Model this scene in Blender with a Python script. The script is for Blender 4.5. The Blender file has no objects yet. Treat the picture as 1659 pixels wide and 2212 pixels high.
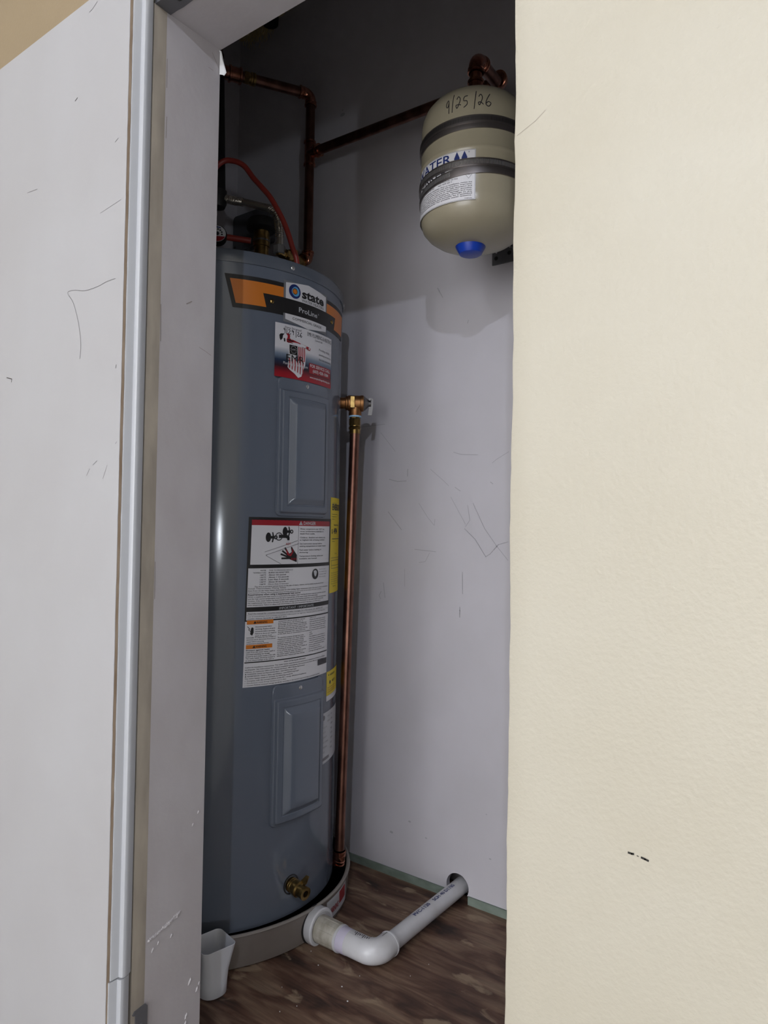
import bpy, math, random
from mathutils import Matrix, Vector

# ------------------------------------------------------------------ camera, light, exposure
SC = bpy.context.scene
COL = SC.collection
ZC = 0.80                                   # camera height above the closet floor
cam_data = bpy.data.cameras.new('camera')
cam = bpy.data.objects.new('camera', cam_data)
COL.objects.link(cam)
Rm = Matrix(((0.8042547, 0.0011262, 0.5942837), (0.5940742, -0.028145, -0.8039177), (0.0158208, 0.9996032, -0.0233048)))
cam.matrix_world = Matrix.Translation((0, 0, ZC)) @ Rm.to_4x4()
cam_data.sensor_fit = 'VERTICAL'
cam_data.sensor_height = 36.0
cam_data.lens = 36.0 * 1520.96 / 2212.0
cam_data.clip_start = 0.02
SC.camera = cam

world = bpy.data.worlds.new('world')
SC.world = world
world.use_nodes = True
bg = world.node_tree.nodes['Background']
bg.inputs[0].default_value = (0.75, 0.78, 0.85, 1)
bg.inputs[1].default_value = 0.05

SC.view_settings.view_transform = 'Standard'
SC.view_settings.look = 'None'
SC.view_settings.gamma = 1.0
SC.view_settings.use_curve_mapping = False
SC.view_settings.exposure = 0.0


def lamp(name, loc, watts, radius, color):
    d = bpy.data.lights.new(name, 'POINT')
    d.energy = watts
    d.shadow_soft_size = radius
    d.color = color
    o = bpy.data.objects.new(name, d)
    o.location = (loc[0], loc[1], loc[2] + ZC)
    COL.objects.link(o)
    return o


def area(name, loc, target, watts, sx, sy, color):
    d = bpy.data.lights.new(name, 'AREA')
    d.energy = watts
    d.shape = 'RECTANGLE'
    d.size, d.size_y = sx, sy
    d.color = color
    o = bpy.data.objects.new(name, d)
    o.location = (loc[0], loc[1], loc[2] + ZC)
    t = Vector((target[0], target[1], target[2] + ZC))
    o.rotation_euler = (t - o.location).to_track_quat('-Z', 'Y').to_euler()
    COL.objects.link(o)
    return o


lamp('ceiling_lamp', (-0.52, -3.1, 1.50), 36, 0.13, (0.95, 0.97, 1.04))
lamp('hanging_lamp', (0.41, -0.80, 1.00), 28, 0.012, (0.88, 0.95, 1.12))
area('low_fill_light', (0.0, -3.8, 0.10), (-0.45, 0.6, 0.25), 86, 2.4, 1.75, (0.96, 0.98, 1.03))  # broad fill added to lift the ambient light, no window there
area('highlight_panel', (2.37, -1.98, -0.64), (-1.02, 0.86, 0.0), 10, 0.04, 0.15, (0.86, 0.92, 1.0))  # small panel added, sized and placed for the heater's streak highlight

# ------------------------------------------------------------------ materials


def lin(c):
    def f(x):
        x /= 255.0
        return x / 12.92 if x <= 0.04045 else ((x + 0.055) / 1.055) ** 2.4
    return (f(c[0]), f(c[1]), f(c[2]), 1.0)


def mat(name, rgb, rough=0.5, metal=0.0, spec=0.5, var=None, vscale=(8, 8, 8), bump=0.0, bscale=200.0, detail=4.0, coat=0.0, bdist=0.001, vpos=(0.35, 0.7)):
    m = bpy.data.materials.new(name)
    m.use_nodes = True
    nt = m.node_tree
    b = nt.nodes['Principled BSDF']
    b.inputs['Base Color'].default_value = lin(rgb)
    b.inputs['Roughness'].default_value = rough
    b.inputs['Metallic'].default_value = metal
    b.inputs['Specular IOR Level'].default_value = spec
    b.inputs['Coat Weight'].default_value = coat
    tc = nt.nodes.new('ShaderNodeTexCoord')
    if var is not None:
        mp = nt.nodes.new('ShaderNodeMapping')
        mp.inputs['Scale'].default_value = vscale
        nz = nt.nodes.new('ShaderNodeTexNoise')
        nz.inputs['Scale'].default_value = 1.0
        nz.inputs['Detail'].default_value = detail
        rp = nt.nodes.new('ShaderNodeValToRGB')
        rp.color_ramp.elements[0].position = vpos[0]
        rp.color_ramp.elements[1].position = vpos[1]
        rp.color_ramp.elements[0].color = lin(var)
        rp.color_ramp.elements[1].color = lin(rgb)
        nt.links.new(tc.outputs['Object'], mp.inputs['Vector'])
        nt.links.new(mp.outputs['Vector'], nz.inputs['Vector'])
        nt.links.new(nz.outputs['Fac'], rp.inputs['Fac'])
        nt.links.new(rp.outputs['Color'], b.inputs['Base Color'])
    if bump > 0:
        nb = nt.nodes.new('ShaderNodeTexNoise')
        nb.inputs['Scale'].default_value = bscale
        nb.inputs['Detail'].default_value = 3.0
        bm_ = nt.nodes.new('ShaderNodeBump')
        bm_.inputs['Strength'].default_value = bump
        bm_.inputs['Distance'].default_value = bdist
        nt.links.new(tc.outputs['Object'], nb.inputs['Vector'])
        nt.links.new(nb.outputs['Fac'], bm_.inputs['Height'])
        nt.links.new(bm_.outputs['Normal'], b.inputs['Normal'])
    return m


M = {}
M['cream'] = mat('cream_wall_paint', (180, 175, 162), 0.45, var=(175, 169, 154), vscale=(5, 5, 5), bump=0.30, bscale=210, bdist=0.0016)
M['cream_dirty'] = mat('cream_paint_dirty', (166, 157, 144), 0.6, var=(142, 134, 124), vscale=(30, 30, 9))
M['cream_shaded'] = mat('shaded_cream_paint', (146, 129, 103), 0.5, var=(141, 124, 97), vscale=(5, 5, 5), bump=0.2, bscale=210, bdist=0.0016)  # same cream paint, with dimmer, warmer light put into its colour
M['jamb'] = mat('jamb_paint', (169, 165, 168), 0.55, var=(162, 157, 159), vscale=(14, 14, 8), bump=0.12, bscale=120, bdist=0.002)
M['closet'] = mat('closet_wall_paint', (196, 193, 199), 0.55, var=(189, 186, 191), vscale=(7, 7, 5), bump=0.05, bscale=150)
M['door'] = mat('door_paint', (167, 167, 171), 0.5, var=(162, 161, 164), vscale=(4, 4, 3), bump=0.03, bscale=300)
M['mdf'] = mat('fibreboard', (164, 148, 130), 0.9, var=(134, 114, 94), vscale=(40, 40, 14))
M['mould'] = mat('moulding_paint', (172, 174, 179), 0.35)
M['room_floor'] = mat('room_floor', (206, 202, 196), 0.8, var=(198, 194, 188))
M['room_ceiling'] = mat('room_ceiling', (238, 236, 232), 0.8)
M['room_wall'] = mat('room_wall', (226, 222, 212), 0.6)
M['green'] = mat('green_sill_paint', (128, 140, 130), 0.6, var=(108, 120, 110), vscale=(30, 30, 60))
M['dark'] = mat('dark_hole', (18, 16, 15), 0.9)
M['scuff'] = mat('grey_scuff', (166, 164, 169), 0.8)
M['scuff_dark'] = mat('dark_scratch', (62, 58, 58), 0.8)
M['scuff_mid'] = mat('brown_scuff', (128, 120, 114), 0.8)
M['scuff_black'] = mat('black_mark', (24, 22, 20), 0.7)
M['heater'] = mat('heater_enamel', (101, 108, 120), 0.14, spec=0.5, bump=0.04, bscale=700, bdist=0.0004)
M['lid'] = mat('heater_lid_enamel', (93, 99, 109), 0.2)
M['steel'] = mat('bright_steel', (205, 205, 205), 0.25, 0.75)
M['steel_dull'] = mat('dull_steel', (112, 110, 109), 0.4, 0.9)
M['bracket'] = mat('grey_bracket_paint', (92, 92, 96), 0.5, 0.2)
M['copper'] = mat('copper', (142, 104, 90), 0.33, 1.0, var=(106, 74, 64), vscale=(34, 34, 18))
M['copper_fit'] = mat('copper_fitting', (204, 144, 120), 0.2, 1.0, var=(160, 104, 84), vscale=(60, 60, 60))
M['brass'] = mat('brass', (176, 148, 92), 0.28, 1.0, var=(126, 102, 62), vscale=(70, 70, 70))
M['bronze'] = mat('cast_bronze', (168, 122, 80), 0.45, 1.0, var=(134, 92, 58), vscale=(60, 60, 60), bump=0.2, bscale=900)
M['blacktop'] = mat('black_plastic', (26, 25, 25), 0.5)
M['foam'] = mat('black_foam', (20, 19, 20), 0.9)
M['hose_steel'] = mat('corrugated_steel', (200, 194, 184), 0.25, 0.85)
M['red_hose'] = mat('red_tubing', (150, 56, 48), 0.4)
M['tank'] = mat('tank_enamel', (156, 149, 128), 0.25, var=(149, 141, 121), vscale=(9, 9, 9))
M['clamp'] = mat('clamp_steel', (128, 122, 120), 0.35, 0.9)
M['blue'] = mat('blue_plastic_cap', (20, 58, 160), 0.35)
M['pvc'] = mat('white_pvc', (206, 206, 210), 0.3, var=(194, 193, 194), vscale=(20, 20, 20))
M['pvc_purple'] = mat('primed_pvc', (200, 194, 212), 0.35)
M['pvc_dirty'] = mat('dirty_pvc', (196, 192, 182), 0.45, var=(160, 154, 140), vscale=(60, 40, 40))
M['pan'] = mat('grey_pan', (120, 112, 106), 0.5, var=(108, 98, 92), vscale=(10, 10, 10))
M['pan_rim'] = mat('grey_pan_rim', (140, 134, 128), 0.5)
M['cup'] = mat('white_cup_plastic', (214, 216, 222), 0.35)
M['paper'] = mat('torn_paper', (206, 206, 206), 0.9)
M['fibre'] = mat('fibreglass', (236, 222, 184), 0.95, var=(206, 186, 140), vscale=(60, 60, 60))
M['p_white'] = mat('print_white', (214, 213, 216), 0.4)
M['p_greyclear'] = mat('print_grey', (112, 114, 118), 0.4)
M['p_black'] = mat('print_black', (28, 27, 28), 0.45)
M['p_orange'] = mat('print_orange', (206, 118, 36), 0.4)
M['p_red'] = mat('print_red', (150, 26, 38), 0.45)
M['p_navy'] = mat('print_navy', (24, 42, 104), 0.45)
M['p_sky'] = mat('print_sky_blue', (92, 160, 204), 0.45)
M['p_yellow'] = mat('print_yellow', (226, 202, 44), 0.45)
M['p_grey'] = mat('print_mid_grey', (120, 118, 122), 0.45)
M['p_text'] = mat('print_text', (52, 50, 56), 0.5)
M['p_silver'] = mat('print_silver', (190, 192, 196), 0.35)
M['p_clothred'] = mat('print_flag_red', (164, 60, 66), 0.45)
M['tape'] = mat('blue_thread_tape', (150, 190, 220), 0.5)
M['ink'] = mat('marker_ink', (22, 18, 30), 0.5)


def gradient_print():
    m = bpy.data.materials.new('print_sticker_fade')
    m.use_nodes = True
    nt = m.node_tree
    b = nt.nodes['Principled BSDF']
    b.inputs['Roughness'].default_value = 0.4
    tc = nt.nodes.new('ShaderNodeTexCoord')
    sp = nt.nodes.new('ShaderNodeSeparateXYZ')
    rp = nt.nodes.new('ShaderNodeValToRGB')
    nt.links.new(tc.outputs['Generated'], sp.inputs[0])
    nt.links.new(sp.outputs['Z'], rp.inputs['Fac'])
    nt.links.new(rp.outputs['Color'], b.inputs['Base Color'])
    e = rp.color_ramp.elements
    e[0].position = 0.02
    e[0].color = lin((160, 22, 36))
    e[1].position = 0.56
    e[1].color = lin((212, 211, 215))
    for p, c in ((0.09, (146, 20, 34)), (0.21, (44, 20, 32)), (0.32, (30, 48, 74)), (0.44, (120, 134, 152))):
        k = e.new(p)
        k.color = lin(c)
    return m


M['p_fade'] = gradient_print()


def plywood():
    m = bpy.data.materials.new('weathered_plywood')
    m.use_nodes = True
    nt = m.node_tree
    b = nt.nodes['Principled BSDF']
    b.inputs['Roughness'].default_value = 0.6
    tc = nt.nodes.new('ShaderNodeTexCoord')

    def noise(scale, detail, dist=0.0):
        mp = nt.nodes.new('ShaderNodeMapping')
        mp.inputs['Scale'].default_value = scale
        nz = nt.nodes.new('ShaderNodeTexNoise')
        nz.inputs['Scale'].default_value = 1.0
        nz.inputs['Detail'].default_value = detail
        nz.inputs['Distortion'].default_value = dist
        nt.links.new(tc.outputs['Object'], mp.inputs['Vector'])
        nt.links.new(mp.outputs['Vector'], nz.inputs['Vector'])
        return nz
    big = noise((7, 24, 1), 9, 0.8)
    grain = noise((9, 150, 1), 5, 0.2)
    patch = noise((12, 26, 1), 9, 0.5)
    r1 = nt.nodes.new('ShaderNodeValToRGB')
    el = r1.color_ramp.elements
    el[0].position = 0.32
    el[0].color = lin((54, 38, 32))
    el[1].position = 0.72
    el[1].color = lin((146, 124, 104))
    for p, c in ((0.45, (96, 68, 54)), (0.55, (124, 98, 80))):
        k = el.new(p)
        k.color = lin(c)
    nt.links.new(big.outputs['Fac'], r1.inputs['Fac'])
    r2 = nt.nodes.new('ShaderNodeValToRGB')
    r2.color_ramp.elements[0].position = 0.3
    r2.color_ramp.elements[0].color = (0.50, 0.46, 0.43, 1)
    r2.color_ramp.elements[1].position = 0.65
    r2.color_ramp.elements[1].color = (1, 1, 1, 1)
    nt.links.new(grain.outputs['Fac'], r2.inputs['Fac'])
    mx = nt.nodes.new('ShaderNodeMix')
    mx.data_type = 'RGBA'
    mx.blend_type = 'MULTIPLY'
    mx.inputs[0].default_value = 0.8
    nt.links.new(r1.outputs['Color'], mx.inputs[6])
    nt.links.new(r2.outputs['Color'], mx.inputs[7])
    r3 = nt.nodes.new('ShaderNodeValToRGB')
    r3.color_ramp.elements[0].position = 0.60
    r3.color_ramp.elements[0].color = (0, 0, 0, 1)
    r3.color_ramp.elements[1].position = 0.66
    r3.color_ramp.elements[1].color = (0.7, 0.7, 0.7, 1)
    nt.links.new(patch.outputs['Fac'], r3.inputs['Fac'])
    mx2 = nt.nodes.new('ShaderNodeMix')
    mx2.data_type = 'RGBA'
    nt.links.new(r3.outputs['Color'], mx2.inputs[0])
    nt.links.new(mx.outputs[2], mx2.inputs[6])
    mx2.inputs[7].default_value = lin((158, 138, 114))
    nt.links.new(mx2.outputs[2], b.inputs['Base Color'])
    bp = nt.nodes.new('ShaderNodeBump')
    bp.inputs['Strength'].default_value = 0.25
    bp.inputs['Distance'].default_value = 0.002
    nt.links.new(grain.outputs['Fac'], bp.inputs['Height'])
    nt.links.new(bp.outputs['Normal'], b.inputs['Normal'])
    return m


M['ply'] = plywood()

# ------------------------------------------------------------------ mesh builder
ORIG = {}


class MB:
    def __init__(s):
        s.v = []
        s.f = []

    def add(s, verts, faces):
        n = len(s.v)
        s.v.extend(verts)
        s.f.extend(tuple(i + n for i in f) for f in faces)
        return s

    def box(s, x0, x1, y0, y1, z0, z1):
        return s.add([(x, y, z) for z in (z0, z1) for y in (y0, y1) for x in (x0, x1)],
                     [(0, 2, 3, 1), (4, 5, 7, 6), (0, 1, 5, 4), (2, 6, 7, 3), (0, 4, 6, 2), (1, 3, 7, 5)])

    def prism(s, pts, z0, z1):          # vertical prism over a plan polygon
        n = len(pts)
        vs = [(p[0], p[1], z0) for p in pts] + [(p[0], p[1], z1) for p in pts]
        fs = [tuple(reversed(range(n))), tuple(range(n, 2 * n))] + [(i, (i + 1) % n, n + (i + 1) % n, n + i) for i in range(n)]
        return s.add(vs, fs)

    def tube(s, pts, r, n=20, caps=True):
        pts = [Vector(p) for p in pts]
        rs = r if isinstance(r, (list, tuple)) else [r] * len(pts)
        t0 = (pts[1] - pts[0]).normalized()
        a = Vector((0, 0, 1)) if abs(t0.z) < 0.9 else Vector((1, 0, 0))
        nrm = (a - t0 * a.dot(t0)).normalized()
        base = len(s.v)
        for i, p in enumerate(pts):
            if i == 0:
                t = t0
            elif i == len(pts) - 1:
                t = (pts[i] - pts[i - 1]).normalized()
            else:
                t = ((pts[i] - pts[i - 1]).normalized() + (pts[i + 1] - pts[i]).normalized())
                t = t.normalized() if t.length > 1e-6 else (pts[i] - pts[i - 1]).normalized()
            nrm = (nrm - t * nrm.dot(t)).normalized()
            bn = t.cross(nrm)
            for k in range(n):
                w = 2 * math.pi * k / n
                q = p + (nrm * math.cos(w) + bn * math.sin(w)) * rs[i]
                s.v.append((q.x, q.y, q.z))
        for i in range(len(pts) - 1):
            for k in range(n):
                a0 = base + i * n + k
                a1 = base + i * n + (k + 1) % n
                s.f.append((a0, a1, a1 + n, a0 + n))
        if caps:
            s.f.append(tuple(base + k for k in reversed(range(n))))
            e = base + (len(pts) - 1) * n
            s.f.append(tuple(e + k for k in range(n)))
        return s

    def lathe(s, prof, origin, axis=(0, 0, 1), n=48):      # prof: (radius, height along axis)
        ax = Vector(axis).normalized()
        a = Vector((0, 0, 1)) if abs(ax.z) < 0.9 else Vector((1, 0, 0))
        e1 = (a - ax * a.dot(ax)).normalized()
        e2 = ax.cross(e1)
        o = Vector(origin)
        base = len(s.v)
        for r, h in prof:
            for k in range(n):
                w = 2 * math.pi * k / n
                q = o + ax * h + (e1 * math.cos(w) + e2 * math.sin(w)) * r
                s.v.append((q.x, q.y, q.z))
        for i in range(len(prof) - 1):
            for k in range(n):
                a0 = base + i * n + k
                a1 = base + i * n + (k + 1) % n
                s.f.append((a0, a1, a1 + n, a0 + n))
        if prof[0][0] > 1e-5:
            s.f.append(tuple(base + k for k in reversed(range(n))))
        if prof[-1][0] > 1e-5:
            e = base + (len(prof) - 1) * n
            s.f.append(tuple(e + k for k in range(n)))
        return s


def link(name, mb, material, parent=None, label=None, cat=None, group=None, kind=None, smooth=True, origin=None, ang=35):
    xs = [v[0] for v in mb.v]
    ys = [v[1] for v in mb.v]
    zs = [v[2] + ZC for v in mb.v]
    if origin is None:
        cz = (min(zs) + max(zs)) / 2 if parent is not None else min(zs)
        origin = ((min(xs) + max(xs)) / 2, (min(ys) + max(ys)) / 2, cz)
    me = bpy.data.meshes.new(name)
    me.from_pydata([(v[0] - origin[0], v[1] - origin[1], v[2] + ZC - origin[2]) for v in mb.v], [], mb.f)
    me.materials.append(material)
    if smooth:
        me.shade_smooth()
        me.set_sharp_from_angle(angle=math.radians(ang))
    me.validate()
    o = bpy.data.objects.new(name, me)
    COL.objects.link(o)
    ORIG[o] = origin
    if parent is not None:
        po = ORIG[parent]
        o.parent = parent
        o.location = tuple(origin[i] - po[i] for i in range(3))
    else:
        o.location = origin
    if label:
        o['label'] = label
    if cat:
        o['category'] = cat
    if group:
        o['group'] = group
    if kind:
        o['kind'] = kind
    return o


def struct(name, mb, material, parent=None, smooth=False):
    return link(name, mb, material, parent, kind=None if parent is not None else 'structure', smooth=smooth)


def thing(name, loc, label, cat, group=None):
    o = bpy.data.objects.new(name, None)
    o.empty_display_size = 0.05
    COL.objects.link(o)
    o.location = (loc[0], loc[1], loc[2] + ZC)
    ORIG[o] = tuple(o.location)
    o['label'] = label
    o['category'] = cat
    if group:
        o['group'] = group
    return o


# surface maps: (u, v, lift) -> world
def cyl_map(cx, cy, r, th0=0.0, skew=0.0, zref=0.0):
    def f(u, v, h=0.0):
        th = math.radians(th0 + skew * (v - zref)) + u / r
        return (cx + (r + h) * math.cos(th), cy + (r + h) * math.sin(th), v)
    return f


def plane_y(y):                              # faces -Y: u = X, v = Z
    return lambda u, v, h=0.0: (u, y - h, v)


def plane_x(x):                              # faces +X: u = Y, v = Z
    return lambda u, v, h=0.0: (x + h, u, v)


def patch(mb, f, u0, u1, v0, v1, h, step=0.008):
    nu = max(1, int(abs(u1 - u0) / step))
    return quad(mb, f, (u0, v0), (u1, v0), (u1, v1), (u0, v1), h, nu)


def quad(mb, f, a, b, c, d, h, nu=8, nv=1):    # a-b bottom, d-c top
    vs = []
    for j in range(nv + 1):
        t = j / nv
        for i in range(nu + 1):
            s = i / nu
            u = (a[0] * (1 - s) + b[0] * s) * (1 - t) + (d[0] * (1 - s) + c[0] * s) * t
            v = (a[1] * (1 - s) + b[1] * s) * (1 - t) + (d[1] * (1 - s) + c[1] * s) * t
            vs.append(f(u, v, h))
    w = nu + 1
    mb.add(vs, [(j * w + i, j * w + i + 1, (j + 1) * w + i + 1, (j + 1) * w + i) for j in range(nv) for i in range(nu)])
    return mb


def poly(mb, f, pts, h):
    a = sum(p[0] * q[1] - q[0] * p[1] for p, q in zip(pts, pts[1:] + pts[:1]))
    if a < 0:
        pts = pts[::-1]
    return mb.add([f(p[0], p[1], h) for p in pts], [tuple(range(len(pts)))])


def disc(mb, f, u, v, r, h, n=24, ry=None):
    ry = ry or r
    return poly(mb, f, [(u + r * math.cos(2 * math.pi * k / n), v + ry * math.sin(2 * math.pi * k / n)) for k in range(n)], h)


def ring(mb, f, u, v, r0, r1, h, n=28):
    vs = []
    for k in range(n):
        w = 2 * math.pi * k / n
        vs += [f(u + r0 * math.cos(w), v + r0 * math.sin(w), h), f(u + r1 * math.cos(w), v + r1 * math.sin(w), h)]
    return mb.add(vs, [(2 * k, 2 * k + 1, (2 * k + 3) % (2 * n), (2 * k + 2) % (2 * n)) for k in range(n)])


def stroke(mb, f, pts, w, h):
    fine = []
    for (x0, y0), (x1, y1) in zip(pts, pts[1:]):
        n_ = max(1, int(math.hypot(x1 - x0, y1 - y0) / .007))
        fine += [(x0 + (x1 - x0) * q / n_, y0 + (y1 - y0) * q / n_) for q in range(n_)]
    pts = fine + [pts[-1]]
    for i in range(len(pts) - 1):
        (x0, y0), (x1, y1) = pts[i], pts[i + 1]
        L = math.hypot(x1 - x0, y1 - y0) or 1e-6
        dx, dy = (x1 - x0) / L, (y1 - y0) / L
        e = w * 0.3
        x0 -= dx * e
        y0 -= dy * e
        x1 += dx * e
        y1 += dy * e
        nx, ny = -dy * w / 2, dx * w / 2
        mb.add([f(x0 - nx, y0 - ny, h), f(x1 - nx, y1 - ny, h), f(x1 + nx, y1 + ny, h), f(x0 + nx, y0 + ny, h)], [(0, 1, 2, 3)])
    return mb


def curve_pts(pts, n=6):                      # Catmull-Rom
    out = []
    P = [pts[0]] + list(pts) + [pts[-1]]
    for i in range(1, len(P) - 2):
        for k in range(n):
            t = k / n
            out.append(tuple(0.5 * (2 * P[i][d] + (P[i + 1][d] - P[i - 1][d]) * t + (2 * P[i - 1][d] - 5 * P[i][d] + 4 * P[i + 1][d] - P[i + 2][d]) * t * t + (3 * P[i][d] - P[i - 1][d] - 3 * P[i + 1][d] + P[i + 2][d]) * t ** 3) for d in range(len(pts[0]))))
    out.append(tuple(pts[-1]))
    return out


def text(mb, f, s, u, v, cap, h, width=None, align='L', bold=0.0, shear=0.0, slope=0.0):
    """flat lettering laid on a surface map; (u, v) is the baseline start / centre / end, cap the capital height"""
    cu = bpy.data.curves.new('lettering', 'FONT')
    cu.body = s
    cu.resolution_u = 2
    cu.offset = 0.0 if 'M' in s else bold
    cu.shear = shear
    o = bpy.data.objects.new('lettering', cu)
    me = o.to_mesh()
    k = cap / 0.72
    xs = [p.co.x for p in me.vertices]
    if not xs:
        return mb
    x0, x1 = min(xs), max(xs)
    kx = k if width is None else width / (x1 - x0)
    w = (x1 - x0) * kx
    du = {'L': 0, 'C': -w / 2, 'R': -w}[align]
    vs = []
    for p in me.vertices:
        a = (p.co.x - x0) * kx + du
        vs.append(f(u + a, v + p.co.y * k + slope * a, h))
    mb.add(vs, [tuple(q.vertices) for q in me.polygons])
    o.to_mesh_clear()
    bpy.data.objects.remove(o)
    bpy.data.curves.remove(cu)
    return mb


def arc(p0, p1, p2, r, n=8):
    """polyline corner p1 rounded with radius r: points from the start to the end of the bend"""
    p0, p1, p2 = Vector(p0), Vector(p1), Vector(p2)
    d0 = (p0 - p1).normalized()
    d1 = (p2 - p1).normalized()
    ang = d0.angle(d1)
    t = r / math.tan(ang / 2)
    c = p1 + (d0 + d1).normalized() * (r / math.sin(ang / 2))
    a = p1 + d0 * t
    b = p1 + d1 * t
    va, vb = a - c, b - c
    w = va.angle(vb)
    out = []
    for i in range(n + 1):
        s = i / n
        q = (va * math.sin((1 - s) * w) + vb * math.sin(s * w)) / math.sin(w)
        out.append(c + q)
    return out


def elbow(mb, p0, p1, p2, rb, r, hub=0.012, lip=0.0022, n=20):
    a = arc(p0, p1, p2, rb, 8)
    d0 = (Vector(p0) - Vector(p1)).normalized()
    d1 = (Vector(p2) - Vector(p1)).normalized()
    s = a[0] + d0 * hub
    e = a[-1] + d1 * hub
    mb.tube([s, a[0] + d0 * 0.001] + a[1:-1] + [a[-1] + d1 * 0.001, e], r, n)
    for q, d in ((s, d0), (e, d1)):
        mb.tube([q - d * 0.005, q - d * 0.004, q - d * 0.001, q], [r, r + lip, r + lip, r], n)
    mb.tube([a[0] + d0 * 0.000, a[0] + d0 * 0.001, a[0] + d0 * 0.003, a[0] + d0 * 0.004], [r, r + lip * .6, r + lip * .6, r], n)
    mb.tube([a[-1] + d1 * 0.000, a[-1] + d1 * 0.001, a[-1] + d1 * 0.003, a[-1] + d1 * 0.004], [r, r + lip * .6, r + lip * .6, r], n)
    return s, e


def coupling(mb, p, d, L, r, lip=0.002, n=20):
    p, d = Vector(p), Vector(d).normalized()
    mb.tube([p - d * L / 2, p - d * (L / 2 - .001), p - d * (L / 2 - .005), p - d * (L / 2 - .006), p + d * (L / 2 - .006), p + d * (L / 2 - .005), p + d * (L / 2 - .001), p + d * L / 2],
            [r, r + lip, r + lip, r, r, r + lip, r + lip, r], n)


def hexnut(mb, p, d, L, r):
    p, d = Vector(p), Vector(d).normalized()
    mb.tube([p - d * L / 2, p - d * (L / 2 - .0015), p + d * (L / 2 - .0015), p + d * L / 2], [r * .9, r, r, r * .9], 6)


rnd = random.Random(7)
XJ, Y1, Y2, ZH = -0.8137, 0.56, 0.675, 0.704     # jamb face, wall faces, head
XR, YB, XL, ZF, ZCC = -0.2770, 1.341, -1.529, -0.80, 1.42
RX0, RX1, RY0, RZ1 = -2.3, 2.9, -3.9, 1.66        # the room in front of the closet
WH = plane_y(YB)

# ------------------------------------------------------------------ setting: room shell
struct('floor', MB().box(RX0, RX1, RY0, Y1, ZF - 0.05, ZF), M['room_floor'])
struct('ceiling', MB().box(RX0, RX1, RY0, Y1, RZ1, RZ1 + 0.05), M['room_ceiling'])
struct('wall_left', MB().box(RX0 - 0.05, RX0, RY0, Y1, ZF - .05, RZ1 + .05), M['room_wall'])
struct('wall_right', MB().box(RX1, RX1 + 0.05, RY0, Y1, ZF - .05, RZ1 + .05), M['room_wall'])
struct('wall_rear', MB().box(RX0 - .05, RX1 + .05, RY0 - 0.05, RY0, ZF - .05, RZ1 + .05), M['room_wall'])

# front wall with its opening; the right corner is hand-finished and slightly wavy
wf = MB()
wf.box(XJ - 0.004, XR + .02, Y1, Y2, ZH + 0.004, RZ1 + .05)
wf.box(XR + .02, RX1 + .05, Y1, Y2, ZF - .05, RZ1 + .05)
N = 150
zs = [ZF - .05 + (ZH + .004 - ZF + .05) * i / N for i in range(N + 1)]
off = []
a = 0.0
for i in range(N + 1):
    a = a * 0.75 + rnd.uniform(-1, 1) * 0.0005
    off.append(a + (0.0006 if zs[i] > 0.33 else 0.0) * -1)
vs = []
for z_, o_ in zip(zs, off):
    x_ = XR + o_
    vs += [(XR + .02, Y1, z_), (x_ + .0020, Y1, z_), (x_ + .0005, Y1 + .0007, z_), (x_, Y1 + .0024, z_), (x_, Y2, z_), (XR + .02, Y2, z_)]
wf.add(vs, [(6 * i + k, 6 * i + 6 + k, 6 * i + 7 + k, 6 * i + 1 + k) for i in range(N) for k in range(5)])
wall_front = link('wall_front', wf, M['cream'], kind='structure', smooth=True, ang=40)
m_ = MB()
for w_, pts_ in [(0.0016, [(-0.1726, -0.2486), (-0.1700, -0.2488), (-0.1687, -0.2486)]), (0.0016, [(-0.1626, -0.2496), (-0.1600, -0.2501), (-0.1576, -0.2506)]), (0.0006, [(-0.1660, -0.2492), (-0.1650, -0.2494)])]:
    stroke(m_, plane_y(Y1), pts_, w_, 0.0003)
link('black_scuff', m_, M['scuff_black'], wall_front, label='short black scuff low on the cream wall')
m_ = MB()
stroke(m_, plane_y(Y1), [(-0.2745, 0.3482), (-0.2668, 0.3516), (-0.2572, 0.3557), (-0.248, .362)], 0.0005, 0.0002)
link('hairline_crack', m_, M['cream_dirty'], wall_front)

struct('wall_front_left', MB().box(RX0 - .05, XJ - 0.004, Y1, Y2, ZF - .05, RZ1 + .05), M['cream_shaded'])
# jamb and head linings
jl = MB().box(XJ - 0.004, XJ, Y1 + 0.021, Y2, ZF, ZH)
trim_1 = link('trim_1', jl, M['jamb'], kind='structure', smooth=False)
hl = MB().box(XJ, XR + .02, Y1 + 0.0275, Y2, ZH, ZH + 0.004)
trim_2 = link('trim_2', hl, M['jamb'], kind='structure', smooth=False)
cs = MB()
pp = [(XJ - .004, Y1 + .0005), (XJ + .0012, Y1 + .0005), (XJ + .0016, Y1 + .006), (XJ + .0010, Y1 + .014), (XJ + .0001, Y1 + .0215), (XJ - .004, Y1 + .0215)]
cs.prism(pp, ZF, ZH)
link('trim_3', cs, M['cream_dirty'], kind='structure', smooth=True)
# dark bare strip of the head next to the room face, with a ragged inner edge
ds = []
n_ = 40
x0_, x1_ = XJ + 0.0005, XR + .01
top_ = [(x0_ + (x1_ - x0_) * i / n_, Y1 + 0.0272 + rnd.uniform(-.0006, .0006)) for i in range(n_ + 1)]
db = MB()
pl = [(x0_, Y1 + .0015)] + top_ + [(x1_, Y1 + .0015)]
db.prism(pl[::-1], ZH - .0008, ZH + .004)
tb = link('trim_4', db, M['bracket'], kind='structure', smooth=False)
link('screw_head', MB().lathe([(0.0001, -.0022), (0.003, -.002), (0.0045, -.0004), (0.0045, .0)], (XJ + .036, Y1 + .014, ZH - .0006), (0, 0, 1), 16), M['blacktop'], tb)

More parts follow.
